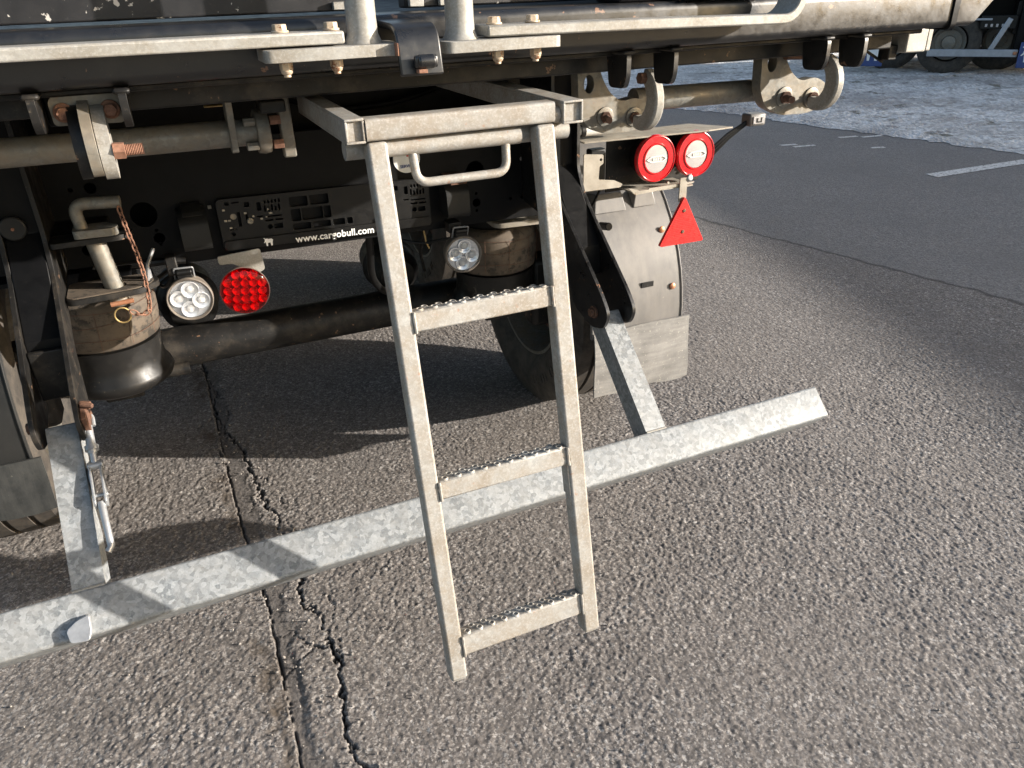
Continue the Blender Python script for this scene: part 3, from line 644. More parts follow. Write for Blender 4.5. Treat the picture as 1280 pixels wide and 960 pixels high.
# round working lamps under the cross member
def work_lamp(x, y, z, r, label):
    bm = BM(); ax = Vector((-.1, -1, .0)).normalized(); c = Vector((x, y, z))
    lathe(bm, c, ax, [(-.045, .0), (-.045, r * .55), (-.03, r * .9), (0, r), (.012, r * 1.0), (.014, r * .96), (.012, r * .88), (.006, r * .875), (.006, 0)], 44, False)
    o = obj('work_lamp', bm, 'lamp_housing', T, label=label)
    bm = BM(); lathe(bm, c + ax * .0065, ax, [(0, r * .868), (.001, r * .868), (.0015, 0)], 44, False); obj('lamp_back', bm, 'reflector_chrome', o)
    d, u, w = frame_of(ax)
    for k in range(4):
        a = R(80 + 90 * k); q = c + ax * .006 + (u * math.cos(a) + w * math.sin(a)) * r * .46
        bm = BM(); lathe(bm, q, ax, [(.002, r * .06), (.003, r * .1), (.0035, r * .16), (.008, r * .34), (.0085, r * .37), (.006, r * .38)], 24, False); obj('led_cup', bm, 'reflector_chrome', o)
        bm = BM(); lathe(bm, q, ax, [(.002, r * .2), (.006, r * .17), (.008, 0)], 16, False); obj('led', bm, 'lens_clear', o)
    bm = BM(); lathe(bm, c + ax * .0100, ax, [(0, r * .868), (.0012, r * .868), (.0026, r * .5), (.003, 0)], 44, False); obj('lens', bm, 'clear_cover', o)
    zt = z + r
    bm = BM(); sweep(bm, rounded([(x - .022, y + .012, zt - .008), (x - .022, y - .004, zt + .024), (x + .02, y - .004, zt + .022), (x + .02, y + .012, zt - .01)], .004, 3), .0022, 8); obj('bail', bm, 'bright_zinc', o)
    bm = BM(); box(bm, x - .018, x + .016, y - .006, y + .028, zt - .006, zt + .01); tube(bm, (x - .018, y - .004, zt + .013), (x + .016, y - .004, zt + .012), .007, 12); obj('bracket', bm, 'black_plastic', o, .002)
    return o
work_lamp(-.009, 1.9, .796, .053, 'round white four LED working lamp beside the red lamp')
work_lamp(.689, 1.9, .795, .051, 'round white four LED working lamp in front of the air bellow')
bx('lamp_carrier', 'black_dusty', T, -.045, -.02, 1.9, 1.94, .855, .9)
bx('lamp_carrier', 'black_dusty', T, .665, .7, 1.925, 1.964, .846, .875)
rc = Vector((.117, 1.893, .7945)); rr = .0585; ax = Vector((-.05, -1, .02)).normalized()
bm = BM(); lathe(bm, rc, ax, [(-.03, .0), (-.03, rr * .9), (-.004, rr), (.002, rr), (.002, rr * .92), (-.008, rr * .9), (-.008, 0)], 48, False); rl = obj('round_red_lamp', bm, 'lamp_housing', T, label='round red rear fog lamp with clustered LED cups')
bm = BM(); lathe(bm, rc - ax * .0075, ax, [(0, rr * .895), (.001, 0)], 48, False); obj('lamp_back', bm, 'lens_red_deep', rl)
d, u, w = frame_of(ax); k = 0
for i in range(-2, 3):
    for j in range(-2, 3):
        if abs(i) + abs(j) > 3: continue
        q = rc - ax * .0085 + (u * (i + .12 * j) + w * (j - .12 * i)) * rr * .335
        if (q - rc).length > rr * .82: continue
        bm = BM(); lathe(bm, q, ax, [(.002, .0), (.002, rr * .05), (.004, rr * .1), (.009, rr * .155), (.0105, rr * .17), (.008, rr * .18)], 18, False); obj('led_cup', bm, 'lens_red', rl)
bm = BM(); lathe(bm, rc + ax * .0035, ax, [(-.001, rr * .985), (.004, rr * .97), (.0075, rr * .88), (.009, rr * .5), (.0095, 0)], 48, False); obj('lens', bm, 'red_cover', rl, smooth=60)
bm = BM(); plate(bm, rpoly([(.07, .877), (.172, .883), (.176, .83), (.135, .81), (.118, .845), (.1, .856), (.072, .856)], .006), [], 'Y', 1.925, 1.929); obj('lamp_plate', bm, 'zinc_bar', T, .001)

# ------------------------------------------------------------------ hanging channels that carry the underrun arms
def channel(xi, xo, worn):
    m = 'black_dusty' if worn else 'black_paint'
    inner = rpoly([(1.963, 1.3), (1.78, 1.3), (1.78, 1.015), (1.745, .95), (1.635, .86), (1.518, .765), (1.482, .725), (1.5, .682), (1.56, .665), (1.655, .69), (1.7, .8), (1.8, .88), (1.963, .9)], .02)
    outs = []
    for x in (xi, xo):
        bm = BM(); plate(bm, inner, [], 'X', x - .0045, x + .0045); outs.append(obj('hanger_cheek', bm, m, T, .002))
    bm = BM(); a, b = min(xi, xo) + .005, max(xi, xo) - .005
    web = [(1.80, 1.3), (1.812, 1.3), (1.812, 1.01), (1.665, .83), (1.655, .77), (1.643, .77), (1.65, .845), (1.8, 1.02)]
    plate(bm, web, [], 'X', a, b); obj('hanger_web', bm, 'black_chassis', T, .002)
    for x in (xi, xo):
        s_ = -1 if x == min(xi, xo) else 1
        bm = BM(); tube(bm, (x + s_ * .0045, 1.545, .712), (x + s_ * .011, 1.545, .712), .016, 24); hexbolt(bm, (x + s_ * .011, 1.545, .712), (x + s_ * .019, 1.545, .712), .0115); obj('pivot_bolt', bm, 'rust_dark', outs[0], .001)
    return outs
hR = channel(.905, .978, False)
hL = channel(-.252, -.328, True)
bm = BM(); lathe(bm, (.9, 1.83, .995), (-1, 0, 0), [(0, .02), (.012, .02), (.014, .017), (.012, .006)], 28); obj('spacer_disc', bm, 'plate_tan', T, .001)
bm = BM(); lathe(bm, (-.3, 1.79, 1.038), (0, -1, 0), [(0, .024), (.012, .024), (.014, .021), (.013, .004)], 28); obj('rubber_buffer', bm, 'guard_dark', T, .001)
bm = BM(); tube(bm, (-.3, 1.776, 1.038), (-.3, 1.773, 1.038), .003, 10); obj('rust_spot', bm, 'rust', T)
# side wall plate on the left channel, and mud shelf
bx('mud_shelf', 'bellow_dust', T, -.323, -.257, 1.66, 1.80, .83, .842, bevel=.004)
bx('dirty_web', 'black_dusty', T, -.322, -.258, 1.628, 1.64, .725, .83)
# horizontal tabs that hold the pin
bm = BM(); plate(bm, rpoly([(-.246, 1.765), (-.11, 1.77), (-.085, 1.8), (-.11, 1.832), (-.246, 1.836)], .012), [circ(-.1665, 1.80, .022)], 'Z', .989, 1.0); obj('pin_tab', bm, 'black_dusty', T, .002)
bm = BM(); plate(bm, rpoly([(-.246, 1.745), (-.1, 1.758), (-.06, 1.8), (-.075, 1.862), (-.246, 1.87)], .02), [circ(-.152, 1.80, .0215)], 'Z', .871, .883); obj('pin_tab', bm, 'black_dusty', T, .002)
bm = BM(); plate(bm, rpoly([(-.244, 1.75), (-.1, 1.763), (-.07, 1.8), (-.085, 1.856), (-.244, 1.864)], .02), [circ(-.152, 1.80, .024)], 'Z', .8833, .8855); obj('mud_layer', bm, 'bellow_dust', T)
for x0, z0 in ((-.12, .989), (-.1, .871)): bx('tab_brace', 'black_chassis', T, x0 - .13, x0 - .02, 1.838 if z0 > .9 else 1.872, 1.962, z0, z0 + .011)
bm = BM(); sweep(bm, [(-.085, 1.8, .885), (-.078, 1.8, .92), (-.06, 1.83, .945)], .004, 8); tube(bm, (-.085, 1.82, .884), (-.085, 1.82, .905), .01, 14); obj('pin_latch', bm, 'bright_zinc', T)

# ------------------------------------------------------------------ folding underrun bar
LEAN = R(46.5); U = Vector((0, -math.sin(LEAN), -math.cos(LEAN))); N = Vector((0, -math.cos(LEAN), math.sin(LEAN)))
TOP = Vector((0, 1.302, .4895)); W = .084
def uv_section(u0, u1, n0, n1, r, seg=5):
    return [(TOP + U * a + N * b) for a, b in rrect(u0, u1, n0, n1, r, seg)]
bm = BM(); section_x(bm, [(p.y, p.z) for p in uv_section(0, W, -.084, 0, .0065)], XC - 1.1, 1.424)
ub = obj('underrun_bar', bm, 'zinc_new', T, smooth=50, label='long square galvanised underrun bar with spangled zinc')
bm = BM()
for q in (-1,): section_x(bm, [(p.y, p.z) for p in uv_section(.004, W - .004, -.08, -.004, .004)], 1.4242, 1.4262)
obj('end_plate', bm, 'zinc_new', ub)
L = .325
def arm(x0, x1):
    bm = BM(); section_x(bm, [(p.y, p.z) for p in uv_section(-L, -.0012, -.068, -.006, .005)], x0, x1); a = obj('underrun_arm', bm, 'zinc_new', ub, smooth=50)
    bm = BM()
    z_ = TOP + U * -.001 + N * -.006
    sweep(bm, [(x0, z_.y, z_.z), ((x0 + x1) / 2, z_.y, z_.z), (x1, z_.y, z_.z)], .0035, 8); obj('weld_bead', bm, 'zinc_bar', ub)
    return a
aR = arm(.911, .966); aL = arm(-.317, -.262)
bm = BM(); 
b0 = [TOP + U * (-L + .012) + N * -.0035, TOP + U * -.004 + N * -.0035]
# tilted front tab welded to the lower edge of the bar
p = TOP + U * (W - .03) + N * .002
bm = BM(); tabp = rpoly([(-.332, .008), (-.315, -.004), (-.293, -.010), (-.293, .02), (-.298, .036), (-.328, .032)], .006)
vsA = [bm.verts.new((x, *(p + U * v + N * .0).yz)) for x, v in tabp]; vsB = [bm.verts.new((x, *(p + U * (v + .004) + N * .014).yz)) for x, v in tabp]
bm.faces.new(vsA[::-1]); bm.faces.new(vsB); k = len(vsA)
for i in range(k): bm.faces.new((vsA[i], vsA[(i + 1) % k], vsB[(i + 1) % k], vsB[i]))
obj('hook_tab', bm, 'bright_zinc', ub, .001)

# toggle latch on the left arm
lx = -.235
def on_arm(a, b):
    a = -.325 + (a + .335) * .745; return TOP + U * a + N * b
def rod(bm, a0, b0, a1, b1, r, dx0=0, dx1=0, n=14):
    p0, p1 = on_arm(a0, b0), on_arm(a1, b1); tube(bm, (lx + dx0, p0.y, p0.z), (lx + dx1, p1.y, p1.z), r, n)
bm = BM(); q = rpoly([(-.235, -.05), (-.2, -.012), (-.165, -.014), (-.135, -.045)], .012)
A = [bm.verts.new((-.2605, *on_arm(a, b).yz)) for a, b in q]; B = [bm.verts.new((-.2565, *on_arm(a, b).yz)) for a, b in q]
bm.faces.new(A[::-1]); bm.faces.new(B)
for i in range(len(q)): bm.faces.new((A[i], A[(i + 1) % len(q)], B[(i + 1) % len(q)], B[i]))
lt = obj('toggle_latch', bm, 'bright_zinc', ub, .001, label='bright zinc toggle latch hanging on the arm')
def flat(name, pts, x0, x1, m='bright_zinc'):
    bm = BM(); A = [bm.verts.new((x0, *on_arm(a, b).yz)) for a, b in pts]; B = [bm.verts.new((x1, *on_arm(a, b).yz)) for a, b in pts]
    bm.faces.new(A[::-1]); bm.faces.new(B)
    for i in range(len(pts)): bm.faces.new((A[i], A[(i + 1) % len(pts)], B[(i + 1) % len(pts)], B[i]))
    return obj(name, bm, m, ub, .0012)
flat('latch_cheek', rpoly([(-.225, -.012), (-.205, .006), (-.15, .012), (-.1, .016), (-.085, .004), (-.1, -.008), (-.15, -.01)], .006), -.2545, -.2505)
flat('latch_cheek', rpoly([(-.225, -.012), (-.205, .006), (-.15, .012), (-.1, .016), (-.085, .004), (-.1, -.008), (-.15, -.01)], .006), -.2355, -.2315)
bm = BM(); rod(bm, -.31, .004, -.235, .002, .0085, -.008, -.008); rod(bm, -.256, .002, -.243, .002, .0125, -.008, -.008, 18); rod(bm, -.236, .002, -.2, 0, .006, -.008, -.008); obj('latch_sleeve', bm, 'bright_zinc', ub)
bm = BM(); P0 = on_arm(-.335, .012); P1 = on_arm(-.345, -.004); P2 = on_arm(-.28, .006)
sweep(bm, rounded([(lx - .014, *P2.yz), (lx - .016, *P0.yz), (lx + .002, *P1.yz), (lx + .002, *on_arm(-.31, 0).yz)], .012, 6), .0042, 10); obj('latch_hook', bm, 'bright_zinc', ub)
bm = BM(); tube(bm, (lx - .021, *on_arm(-.203, -.001).yz), (lx + .006, *on_arm(-.203, -.001).yz), .008, 16); tube(bm, (lx - .021, *on_arm(-.12, .004).yz), (lx + .006, *on_arm(-.12, .004).yz), .004, 12); obj('latch_pin', bm, 'bright_zinc', ub, .001)
bm = BM(); sweep(bm, [(lx - .008, *on_arm(-.1, .006).yz), (lx - .006, *on_arm(-.05, .012).yz), (lx - .003, *on_arm(.018, .016).yz), (lx - .01, *on_arm(.03, .016).yz)], [.0075, .0065, .0062, .0065], 12); obj('latch_lever', bm, 'bright_zinc', ub)
bm = BM(); hexbolt(bm, (-.2475, 1.535, .745), (-.228, 1.53, .742), .009); box(bm, -.247, -.236, 1.5, 1.54, .7, .745, rot=Matrix.Rotation(R(25), 3, 'X')); tube(bm, (-.244, 1.52, .752), (-.222, 1.512, .748), .005, 10); obj('catch_bracket', bm, 'rust_dark', T, .002)

# ------------------------------------------------------------------ axles, wheels, bellows
AY, AZ, RT = 2.46, .45, .452
def tyre_profile(w, r):
    p = []
    hw = w / 2
    for a, rr_ in ((-.3, .262), (-.42, .272), (-.47, .3), (-.5, .345), (-.495, .385), (-.47, .415), (-.455, .427)): p.append((a * w, rr_ * r / .452))
    p.append((-.44 * w, r * .975)); p.append((-.42 * w, r * .992))
    for gx in (-.27, -.09, .09, .27):
        p += [((gx - .022) * w, r), ((gx - .018) * w, r - .011), ((gx + .018) * w, r - .011), ((gx + .022) * w, r)]
    p.append((.42 * w, r * .992)); p.append((.44 * w, r * .975))
    for a, rr_ in ((.455, .427), (.47, .415), (.495, .385), (.5, .345), (.47, .3), (.42, .272), (.3, .262)): p.append((a * w, rr_ * r / .452))
    return p
def wheel(parent, cx, cy, side, r=RT, w=.34, far=False):
    cz = r - .003
    bm = BM(); lathe(bm, (cx, cy, cz), (1, 0, 0), tyre_profile(w, r), 96 if not far else 40, False)
    if not far:
        for i in range(96):   # sidewall lettering ridges and shoulder sipes
            a = 2 * math.pi * i / 96
            if 10 < i < 22 or 58 < i < 70:
                if i % 4 == 1: continue
                for sgn in (-1, 1):
                    c0 = Vector((cx + sgn * .499 * w, cy + math.cos(a) * r * .8, cz + math.sin(a) * r * .8))
                    box(bm, c0.x - .0025, c0.x + .0025, c0.y - .016, c0.y + .016, c0.z - .007, c0.z + .007, rot=Matrix.Rotation(a, 3, 'X'))
    o = obj('wheel', bm, 'rubber_tyre', parent, smooth=30)
    bm = BM(); s_ = side
    lathe(bm, (cx, cy, cz), (s_, 0, 0), [(-.33 * w, r * .59), (-.42 * w, r * .6), (-.42 * w, r * .575), (-.3 * w, r * .55), (0, r * .53), (.25 * w, r * .5), (.28 * w, r * .4), (.2 * w, r * .28), (.34 * w, r * .27), (.38 * w, r * .12), (.38 * w, 0)], 48 if not far else 28, False)
    lathe(bm, (cx, cy, cz), (s_, 0, 0), [(.3 * w, r * .56), (.42 * w, r * .58), (.42 * w, r * .6), (.34 * w, r * .59)], 48 if not far else 28, False)
    obj('rim', bm, 'zinc_grey' if not far else 'far_steel', o)
    if not far:
        bm = BM(); lathe(bm, (cx, cy, cz), (-s_, 0, 0), [(.1 * w, .19), (.16 * w, .19), (.16 * w, .1), (.3 * w, .1), (.34 * w, .07), (.5 * w, .07)], 36); obj('brake_disc', bm, 'rust_dark', o)
        bm = BM(); box(bm, cx - s_ * .14 - .07, cx - s_ * .14 + .07, cy - .21, cy - .11, cz - .09, cz + .16); obj('brake_caliper', bm, 'black_dusty', o, .02)
    return o
wR = wheel(T, 1.275, AY, 1); wL = wheel(T, -.625, AY, -1)
for k in (1, 2):
    copy_tree(wR, T, (0, 1.31 * k, 0)); copy_tree(wL, T, (0, 1.31 * k, 0))
bm = BM(); tube(bm, (-.46, AY, AZ), (1.11, AY, AZ), .064, 36); ax1 = obj('axle', bm, 'black_dusty', T)
bm = BM(); tube(bm, (-.2, AY - .06, AZ - .05), (-.06, AY - .06, AZ - .05), .02, 12); obj('axle_clamp', bm, 'black_dusty', ax1)
for k in (1, 2): copy_tree(ax1, T, (0, 1.31 * k, 0))
def bellow(cx, cy):
    bm = BM(); lathe(bm, (cx, cy, .62), (0, 0, 1), [(0, .05), (.0, .118), (.01, .133), (.06, .139), (.1, .14), (.125, .136), (.142, .12), (.145, .0)], 44, False); b = obj('air_bellow', bm, 'bellow_dust', T, smooth=50)
    for z_ in (.66, .7, .735):
        bm = BM(); n = 44
        pts = [(cx + .1405 * math.cos(R(a)), cy + .1405 * math.sin(R(a)), z_ + .0025 * math.sin(a * .07 + z_ * 90)) for a in range(190, 351, 5)]
        sweep(bm, pts, .0007, 5); obj('crease', bm, 'rust_dark', b)
    for a in range(205, 350, 31):
        bm = BM(); sweep(bm, [(cx + .14 * math.cos(R(a)), cy + .14 * math.sin(R(a)), .636), (cx + .1415 * math.cos(R(a + 1)), cy + .1415 * math.sin(R(a + 1)), .74)], .0006, 5); obj('crease', bm, 'rust_dark', b)
    bm = BM(); lathe(bm, (cx, cy, .46), (0, 0, 1), [(.018, .0), (.018, .085), (.024, .118), (.036, .138), (.052, .145), (.066, .141), (.082, .13), (.11, .127), (.158, .13), (.1595, .0)], 44, False); obj('rolling_lobe', bm, 'bellow_rubber', b, smooth=60)
    bm = BM(); lathe(bm, (cx, cy, .765), (0, 0, 1), [(0, .0), (0, .1), (.008, .11), (.095, .11), (.095, 0)], 32, False); obj('top_plate', bm, 'black_chassis', b)
    bm = BM(); box(bm, cx - .05, cx + .05, cy - .03, cy + .3, .435, .459); obj('trailing_arm', bm, 'black_dusty', b, .006)
    return b
bl = bellow(-.235, 2.21); br = bellow(.925, 2.25)
bm = BM(); plate(bm, rpoly([(.83, 2.0), (1.08, 1.97), (1.09, 2.1), (.98, 2.16), (.84, 2.14)], .03), [], 'Z', .815, .828); obj('bellow_shelf', bm, 'plate_tan', T, .003)
bm = BM(); sweep(bm, rounded([(.49, 2.12, .86), (.492, 2.13, .78), (.5, 2.2, .66), (.56, 2.3, .57), (.66, 2.36, .52)], .08, 8), .011, 12); obj('air_hose', bm, 'black_plastic', T)
bm = BM(); lathe(bm, (.5, 2.75, .83), (1, 0, 0), [(-.07, 0), (-.07, .06), (-.05, .085), (.05, .085), (.07, .06), (.07, 0)], 30, False); obj('air_tank', bm, 'bellow_dust', T)
bm = BM(); sweep(bm, rounded([(.66, 2.05, .86), (.64, 2.08, .8), (.66, 2.2, .72), (.7, 2.3, .62)], .05, 6), .005, 8); obj('brake_hose', bm, 'black_plastic', T)
bm = BM(); sweep(bm, [(.615, 2.0, .852), (.62, 2.0, .81), (.628, 2.0, .79)], .0022, 6); obj('lamp_cable', bm, 'brass', T)
# brake chambers and cross tube behind the axle keep the space between the wheels filled
for x in (-.02, .66):
    bm = BM(); lathe(bm, (x, AY + .12, .56), (0, 1, .15), [(-.09, 0), (-.09, .06), (-.06, .085), (0, .09), (.01, .097), (.02, .09), (.1, .085), (.13, .06), (.13, 0)], 30, False); obj('brake_chamber', bm, 'black_dusty', T)

# mudguards and flaps
def mudguard(x0, x1, m, m2, fl):
    RG, c = .545, (AY, AZ + .01)
    ang = [R(a) for a in range(-2, 151, 6)]; out = [(c[0] - RG * math.cos(a), c[1] + RG * math.sin(a)) for a in ang]
    inn = [(c[0] - (RG - .006) * math.cos(a), c[1] + (RG - .006) * math.sin(a)) for a in ang]
    bm = BM(); plate(bm, out + inn[::-1], [], 'X', x0, x1)
    g_ = obj('mudguard', bm, m, T, .002, smooth=40)
    bm = BM()
    for xe in (x0 + .004, x1 - .004): sweep(bm, [(xe, y - .001, z) for y, z in out], .0035, 8)
    obj('rolled_edge', bm, m, g_)
    bm = BM(); sweep(bm, [(x0, out[0][0] - .003, out[0][1] + .012), (x1, out[0][0] - .003, out[0][1] + .012)], .006, 8); obj('lower_rib', bm, m, g_)
    bm = BM(); rows = []
    for i in range(7):
        z = .462 - i / 6 * (.462 - fl); rows.append([])
        for j in range(9):
            x = x0 + .004 + j / 8 * (x1 - x0 + .02 - .004); y = AY - RG - .012 - .012 * math.sin(i / 6 * 2) - .004 * math.sin(j * 1.1 + i)
            rows[-1].append((x, y, z + (.004 * math.sin(j * 1.7) if i == 6 else 0)))
    A = [[bm.verts.new(p_) for p_ in r_] for r_ in rows]; B = [[bm.verts.new((p_[0], p_[1] + .006, p_[2])) for p_ in r_] for r_ in rows]
    for i in range(6):
        for j in range(8): bm.faces.new((A[i][j], A[i][j + 1], A[i + 1][j + 1], A[i + 1][j])); bm.faces.new((B[i][j], B[i + 1][j], B[i + 1][j + 1], B[i][j + 1]))
    ring = [(i, 0) for i in range(7)] + [(6, j) for j in range(1, 9)] + [(i, 8) for i in range(5, -1, -1)] + [(0, j) for j in range(7, 0, -1)]
    for a, b in zip(ring, ring[1:] + ring[:1]): bm.faces.new((A[a[0]][a[1]], A[b[0]][b[1]], B[b[0]][b[1]], B[a[0]][a[1]]))
    f = obj('mud_flap', bm, m2, T, smooth=50)
    return g_, RG, c
gR, RG, GC = mudguard(1.105, 1.445, 'guard_plastic', 'flap_rubber', .243)
gL, _, _ = mudguard(-.83, -.44, 'guard_dark', 'flap_dark', .318)
def on_guard(z, off=.002): return AY - math.sqrt(max(0, (RG + off) ** 2 - (z - GC[1]) ** 2))
for x0, x1, z0, z1 in ((1.175, 1.29, .8, .858), (1.315, 1.4, .803, .85)):
    bm = BM()
    v = [bm.verts.new(p_) for p_ in ((x0, on_guard(z0), z0), (x1, on_guard(z0), z0), (x1 - .012, on_guard(z1) - .035, z1), (x0 + .012, on_guard(z1) - .035, z1), (x1, on_guard(z1), z1), (x0, on_guard(z1), z1))]
    for f in ((0, 1, 2, 3), (1, 4, 2), (0, 3, 5), (3, 2, 4, 5), (0, 5, 4, 1)): bm.faces.new([v[i] for i in f])
    obj('mount_pocket', bm, 'guard_plastic', gR, .003)
for x, z in ((1.405, .565), (1.395, .735)):
    bm = BM(); lathe(bm, (x, on_guard(z), z), (0, -1, .1), [(0, .011), (.003, .01), (.006, .005), (.0065, 0)], 18, False); obj('rivet', bm, 'copper', gR)
bm = BM(); z = .585; box(bm, 1.29, 1.335, on_guard(z, .003), on_guard(z) + .002, z - .009, z + .009); obj('moulded_mark', bm, 'guard_dark', gR, .001)
bm = BM(); tube(bm, (1.17, 1.985, .78), (1.17, 1.935, .79), .012, 16); obj('wheel_chock_peg', bm, 'guard_dark', gR, .002)

# ------------------------------------------------------------------ right lamp carrier
bm = BM(); plate(bm, rpoly([(1.06, 1.90), (1.45, 1.868), (1.545, 1.875), (1.47, 1.99), (1.06, 1.99)], .004), [], 'Z', 1.046, 1.05); carrier = obj('lamp_shelf', bm, 'plate_tan', T, .001, label='dirty sheet metal shelf above the two round tail lights')
bx('lamp_back_plate', 'black_dusty', T, 1.17, 1.5, 1.962, 1.968, .885, 1.045, bevel=.002)
bm = BM(); plate(bm, rpoly([(1.05, .92), (1.17, .918), (1.178, .926), (1.15, .94), (1.098, .948), (1.1, .985), (1.112, .99), (1.112, 1.015), (1.05, 1.022)], .005), [circ(1.104, 1.002, .004, 10)], 'Y', 1.88, 1.884); obj('lamp_bracket', bm, 'plate_tan', T, .001)
bm = BM(); plate(bm, rpoly([(1.172, .925), (1.2, .898), (1.4, .909), (1.405, .925), (1.395, .937), (1.362, .937), (1.35, .925)], .007), [rrect(1.21, 1.245, .909, .915, .003), circ(1.31, .92, .004, 10)], 'Y', 1.848, 1.852); lip = obj('lamp_lower_tab', bm, 'plate_tan', T, .001)
bm = BM(); box(bm, 1.2, 1.4, 1.8525, 1.955, .9, .904); obj('tab_shelf', bm, 'plate_tan', lip)
bm = BM(); lathe(bm, (1.38, 1.8475, .926), (0, -1, .3), [(0, .011), (.004, .011), (.008, .007), (.009, 0)], 16, False); obj('bolt', bm, 'bright_zinc', lip)
bx('junction_box', 'guard_dark', T, 1.10, 1.15, 1.93, 1.96, .93, 1.02, bevel=.005)
bm = BM(); tube(bm, (1.02, 1.93, 1.075), (1.075, 1.93, 1.076), .013, 18); tube(bm, (1.078, 1.93, 1.076), (1.19, 1.92, 1.078), .0165, 20); tube(bm, (1.19, 1.92, 1.078), (1.215, 1.92, 1.079), .011, 16); pipe = obj('white_pipe', bm, 'white_plastic', T)
bm = BM(); lathe(bm, (1.064, 1.93, 1.0755), (1, 0, 0), [(0, .013), (0, .0175), (.012, .0175), (.012, .013)], 20); obj('pipe_ring', bm, 'black_plastic', pipe)
def tail_light(x, z, r=.0665):
    c = Vector((x, 1.886, z)); a = Vector((.02, -1, .03)).normalized()
    bm = BM(); lathe(bm, c, a, [(-.055, 0), (-.055, r * .75), (-.02, r * .88), (-.004, r * .97), (-.004, 0)], 48, False); o = obj('tail_light', bm, 'black_plastic', T, label='round red tail light with white centre')
    bm = BM(); lathe(bm, c, a, [(-.004, r * .95), (-.004, r), (.006, r * 1.0), (.011, r * .955), (.0115, r * .93), (.009, r * .9), (.009, r * .66), (.012, r * .64), (.012, r * .6), (.006, r * .59)], 56, False); ring = obj('red_ring', bm, 'lens_red', o)
    bm = BM(); lathe(bm, c, a, [(.0065, r * .595), (.0095, r * .58), (.011, r * .4), (.0118, 0)], 48, False); obj('white_centre', bm, 'lens_centre', o, smooth=60)
    d, u, w = frame_of(a); bm = BM()
    for k in range(20):
        t = R(18 * k); p_ = c + a * .0092 + (u * math.cos(t) + w * math.sin(t)) * r * .78
        lathe(bm, p_, a, [(0, r * .09), (.0004, r * .075), (.0006, 0)], 10, False)
    bm.free()
    bm = BM(); q = [(-.52, .0), (-.3, .13), (.3, .13), (.52, 0), (.3, -.13), (-.3, -.13)]; q2 = [(-.44, 0), (-.28, .09), (.28, .09), (.44, 0), (.28, -.09), (-.28, -.09)]
    plate(bm, [(x + p_[0] * r, z + p_[1] * r) for p_ in q], [[(x + p_[0] * r, z + p_[1] * r) for p_ in q2]], 'Y', 1.8728, 1.8742); 
    for i in range(4): box(bm, x - r * .2 + i * r * .11, x - r * .13 + i * r * .11, 1.8728, 1.8742, z - r * .05, z + r * .05)
    obj('centre_mark', bm, 'white_plastic', o)
tail_light(1.284, .985); tail_light(1.421, .984)
# triangular reflector
KR = .955
def kr(x, z): return (x * KR, 1.45 - (1.45 - z) * KR)
bm = BM(); plate(bm, [kr(*p_) for p_ in rrect(1.411, 1.437, .833, .905, .003)], [], 'Y', 1.843, 1.8472); obj('reflector_strap', bm, 'plate_tan', T, .001)
tri = rpoly([kr(1.424, .852), kr(1.341, .704), kr(1.507, .702)], .01)
bm = BM(); plate(bm, tri, [], 'Y', 1.831, 1.842); rf = obj('triangle_reflector', bm, 'reflector_red', T, .002, label='red triangular rear reflector')
for z in (.808, .742):
    q = kr(1.424, z); bm = BM(); lathe(bm, (q[0], 1.8305, q[1]), (0, -1, 0), [(0, .006), (.002, .005), (.003, 0)], 14, False); obj('rivet', bm, 'rust_dark', rf)
bm = BM(); q = kr(1.424, .704)
for k in range(20):
    z = q[1] + .014 + k * .0055; hw = (q[1] + .128 - z) * .53
    if hw > .006: box(bm, q[0] - hw, q[0] + hw, 1.8302, 1.8312, z, z + .0022)
obj('prism_ribs', bm, 'reflector_red', rf)
# side marker on rubber arms
bm = BM()
for k in range(3): sweep(bm, [(1.475 + k * .004, 1.93, .955 - k * .012), (1.56, 1.915, 1.022 - k * .008), (1.62, 1.905, 1.055 - k * .003)], .0045, 8)
mk = obj('marker_lamp', bm, 'guard_dark', T, label='small marker lamp on rubber arms')
mc = Vector((1.645, 1.9, 1.058))
bm = BM(); box(bm, mc.x - .03, mc.x + .03, mc.y - .012, mc.y + .03, mc.z - .018, mc.z + .018); obj('lamp_case', bm, 'guard_plastic', mk, .006)
bm = BM(); box(bm, mc.x - .02, mc.x + .022, mc.y - .0155, mc.y - .0122, mc.z - .011, mc.z + .011); obj('lamp_lens', bm, 'lens_centre', mk, .002)
bm = BM(); box(bm, mc.x - .008, mc.x - .003, mc.y - .0168, mc.y - .0157, mc.z - .006, mc.z + .006); box(bm, mc.x - .003, mc.x + .012, mc.y - .0168, mc.y - .0157, mc.z - .007, mc.z - .003); box(bm, mc.x + .008, mc.x + .012, mc.y - .0168, mc.y - .0157, mc.z - .003, mc.z + .007); obj('lamp_mark', bm, 'guard_dark', mk)

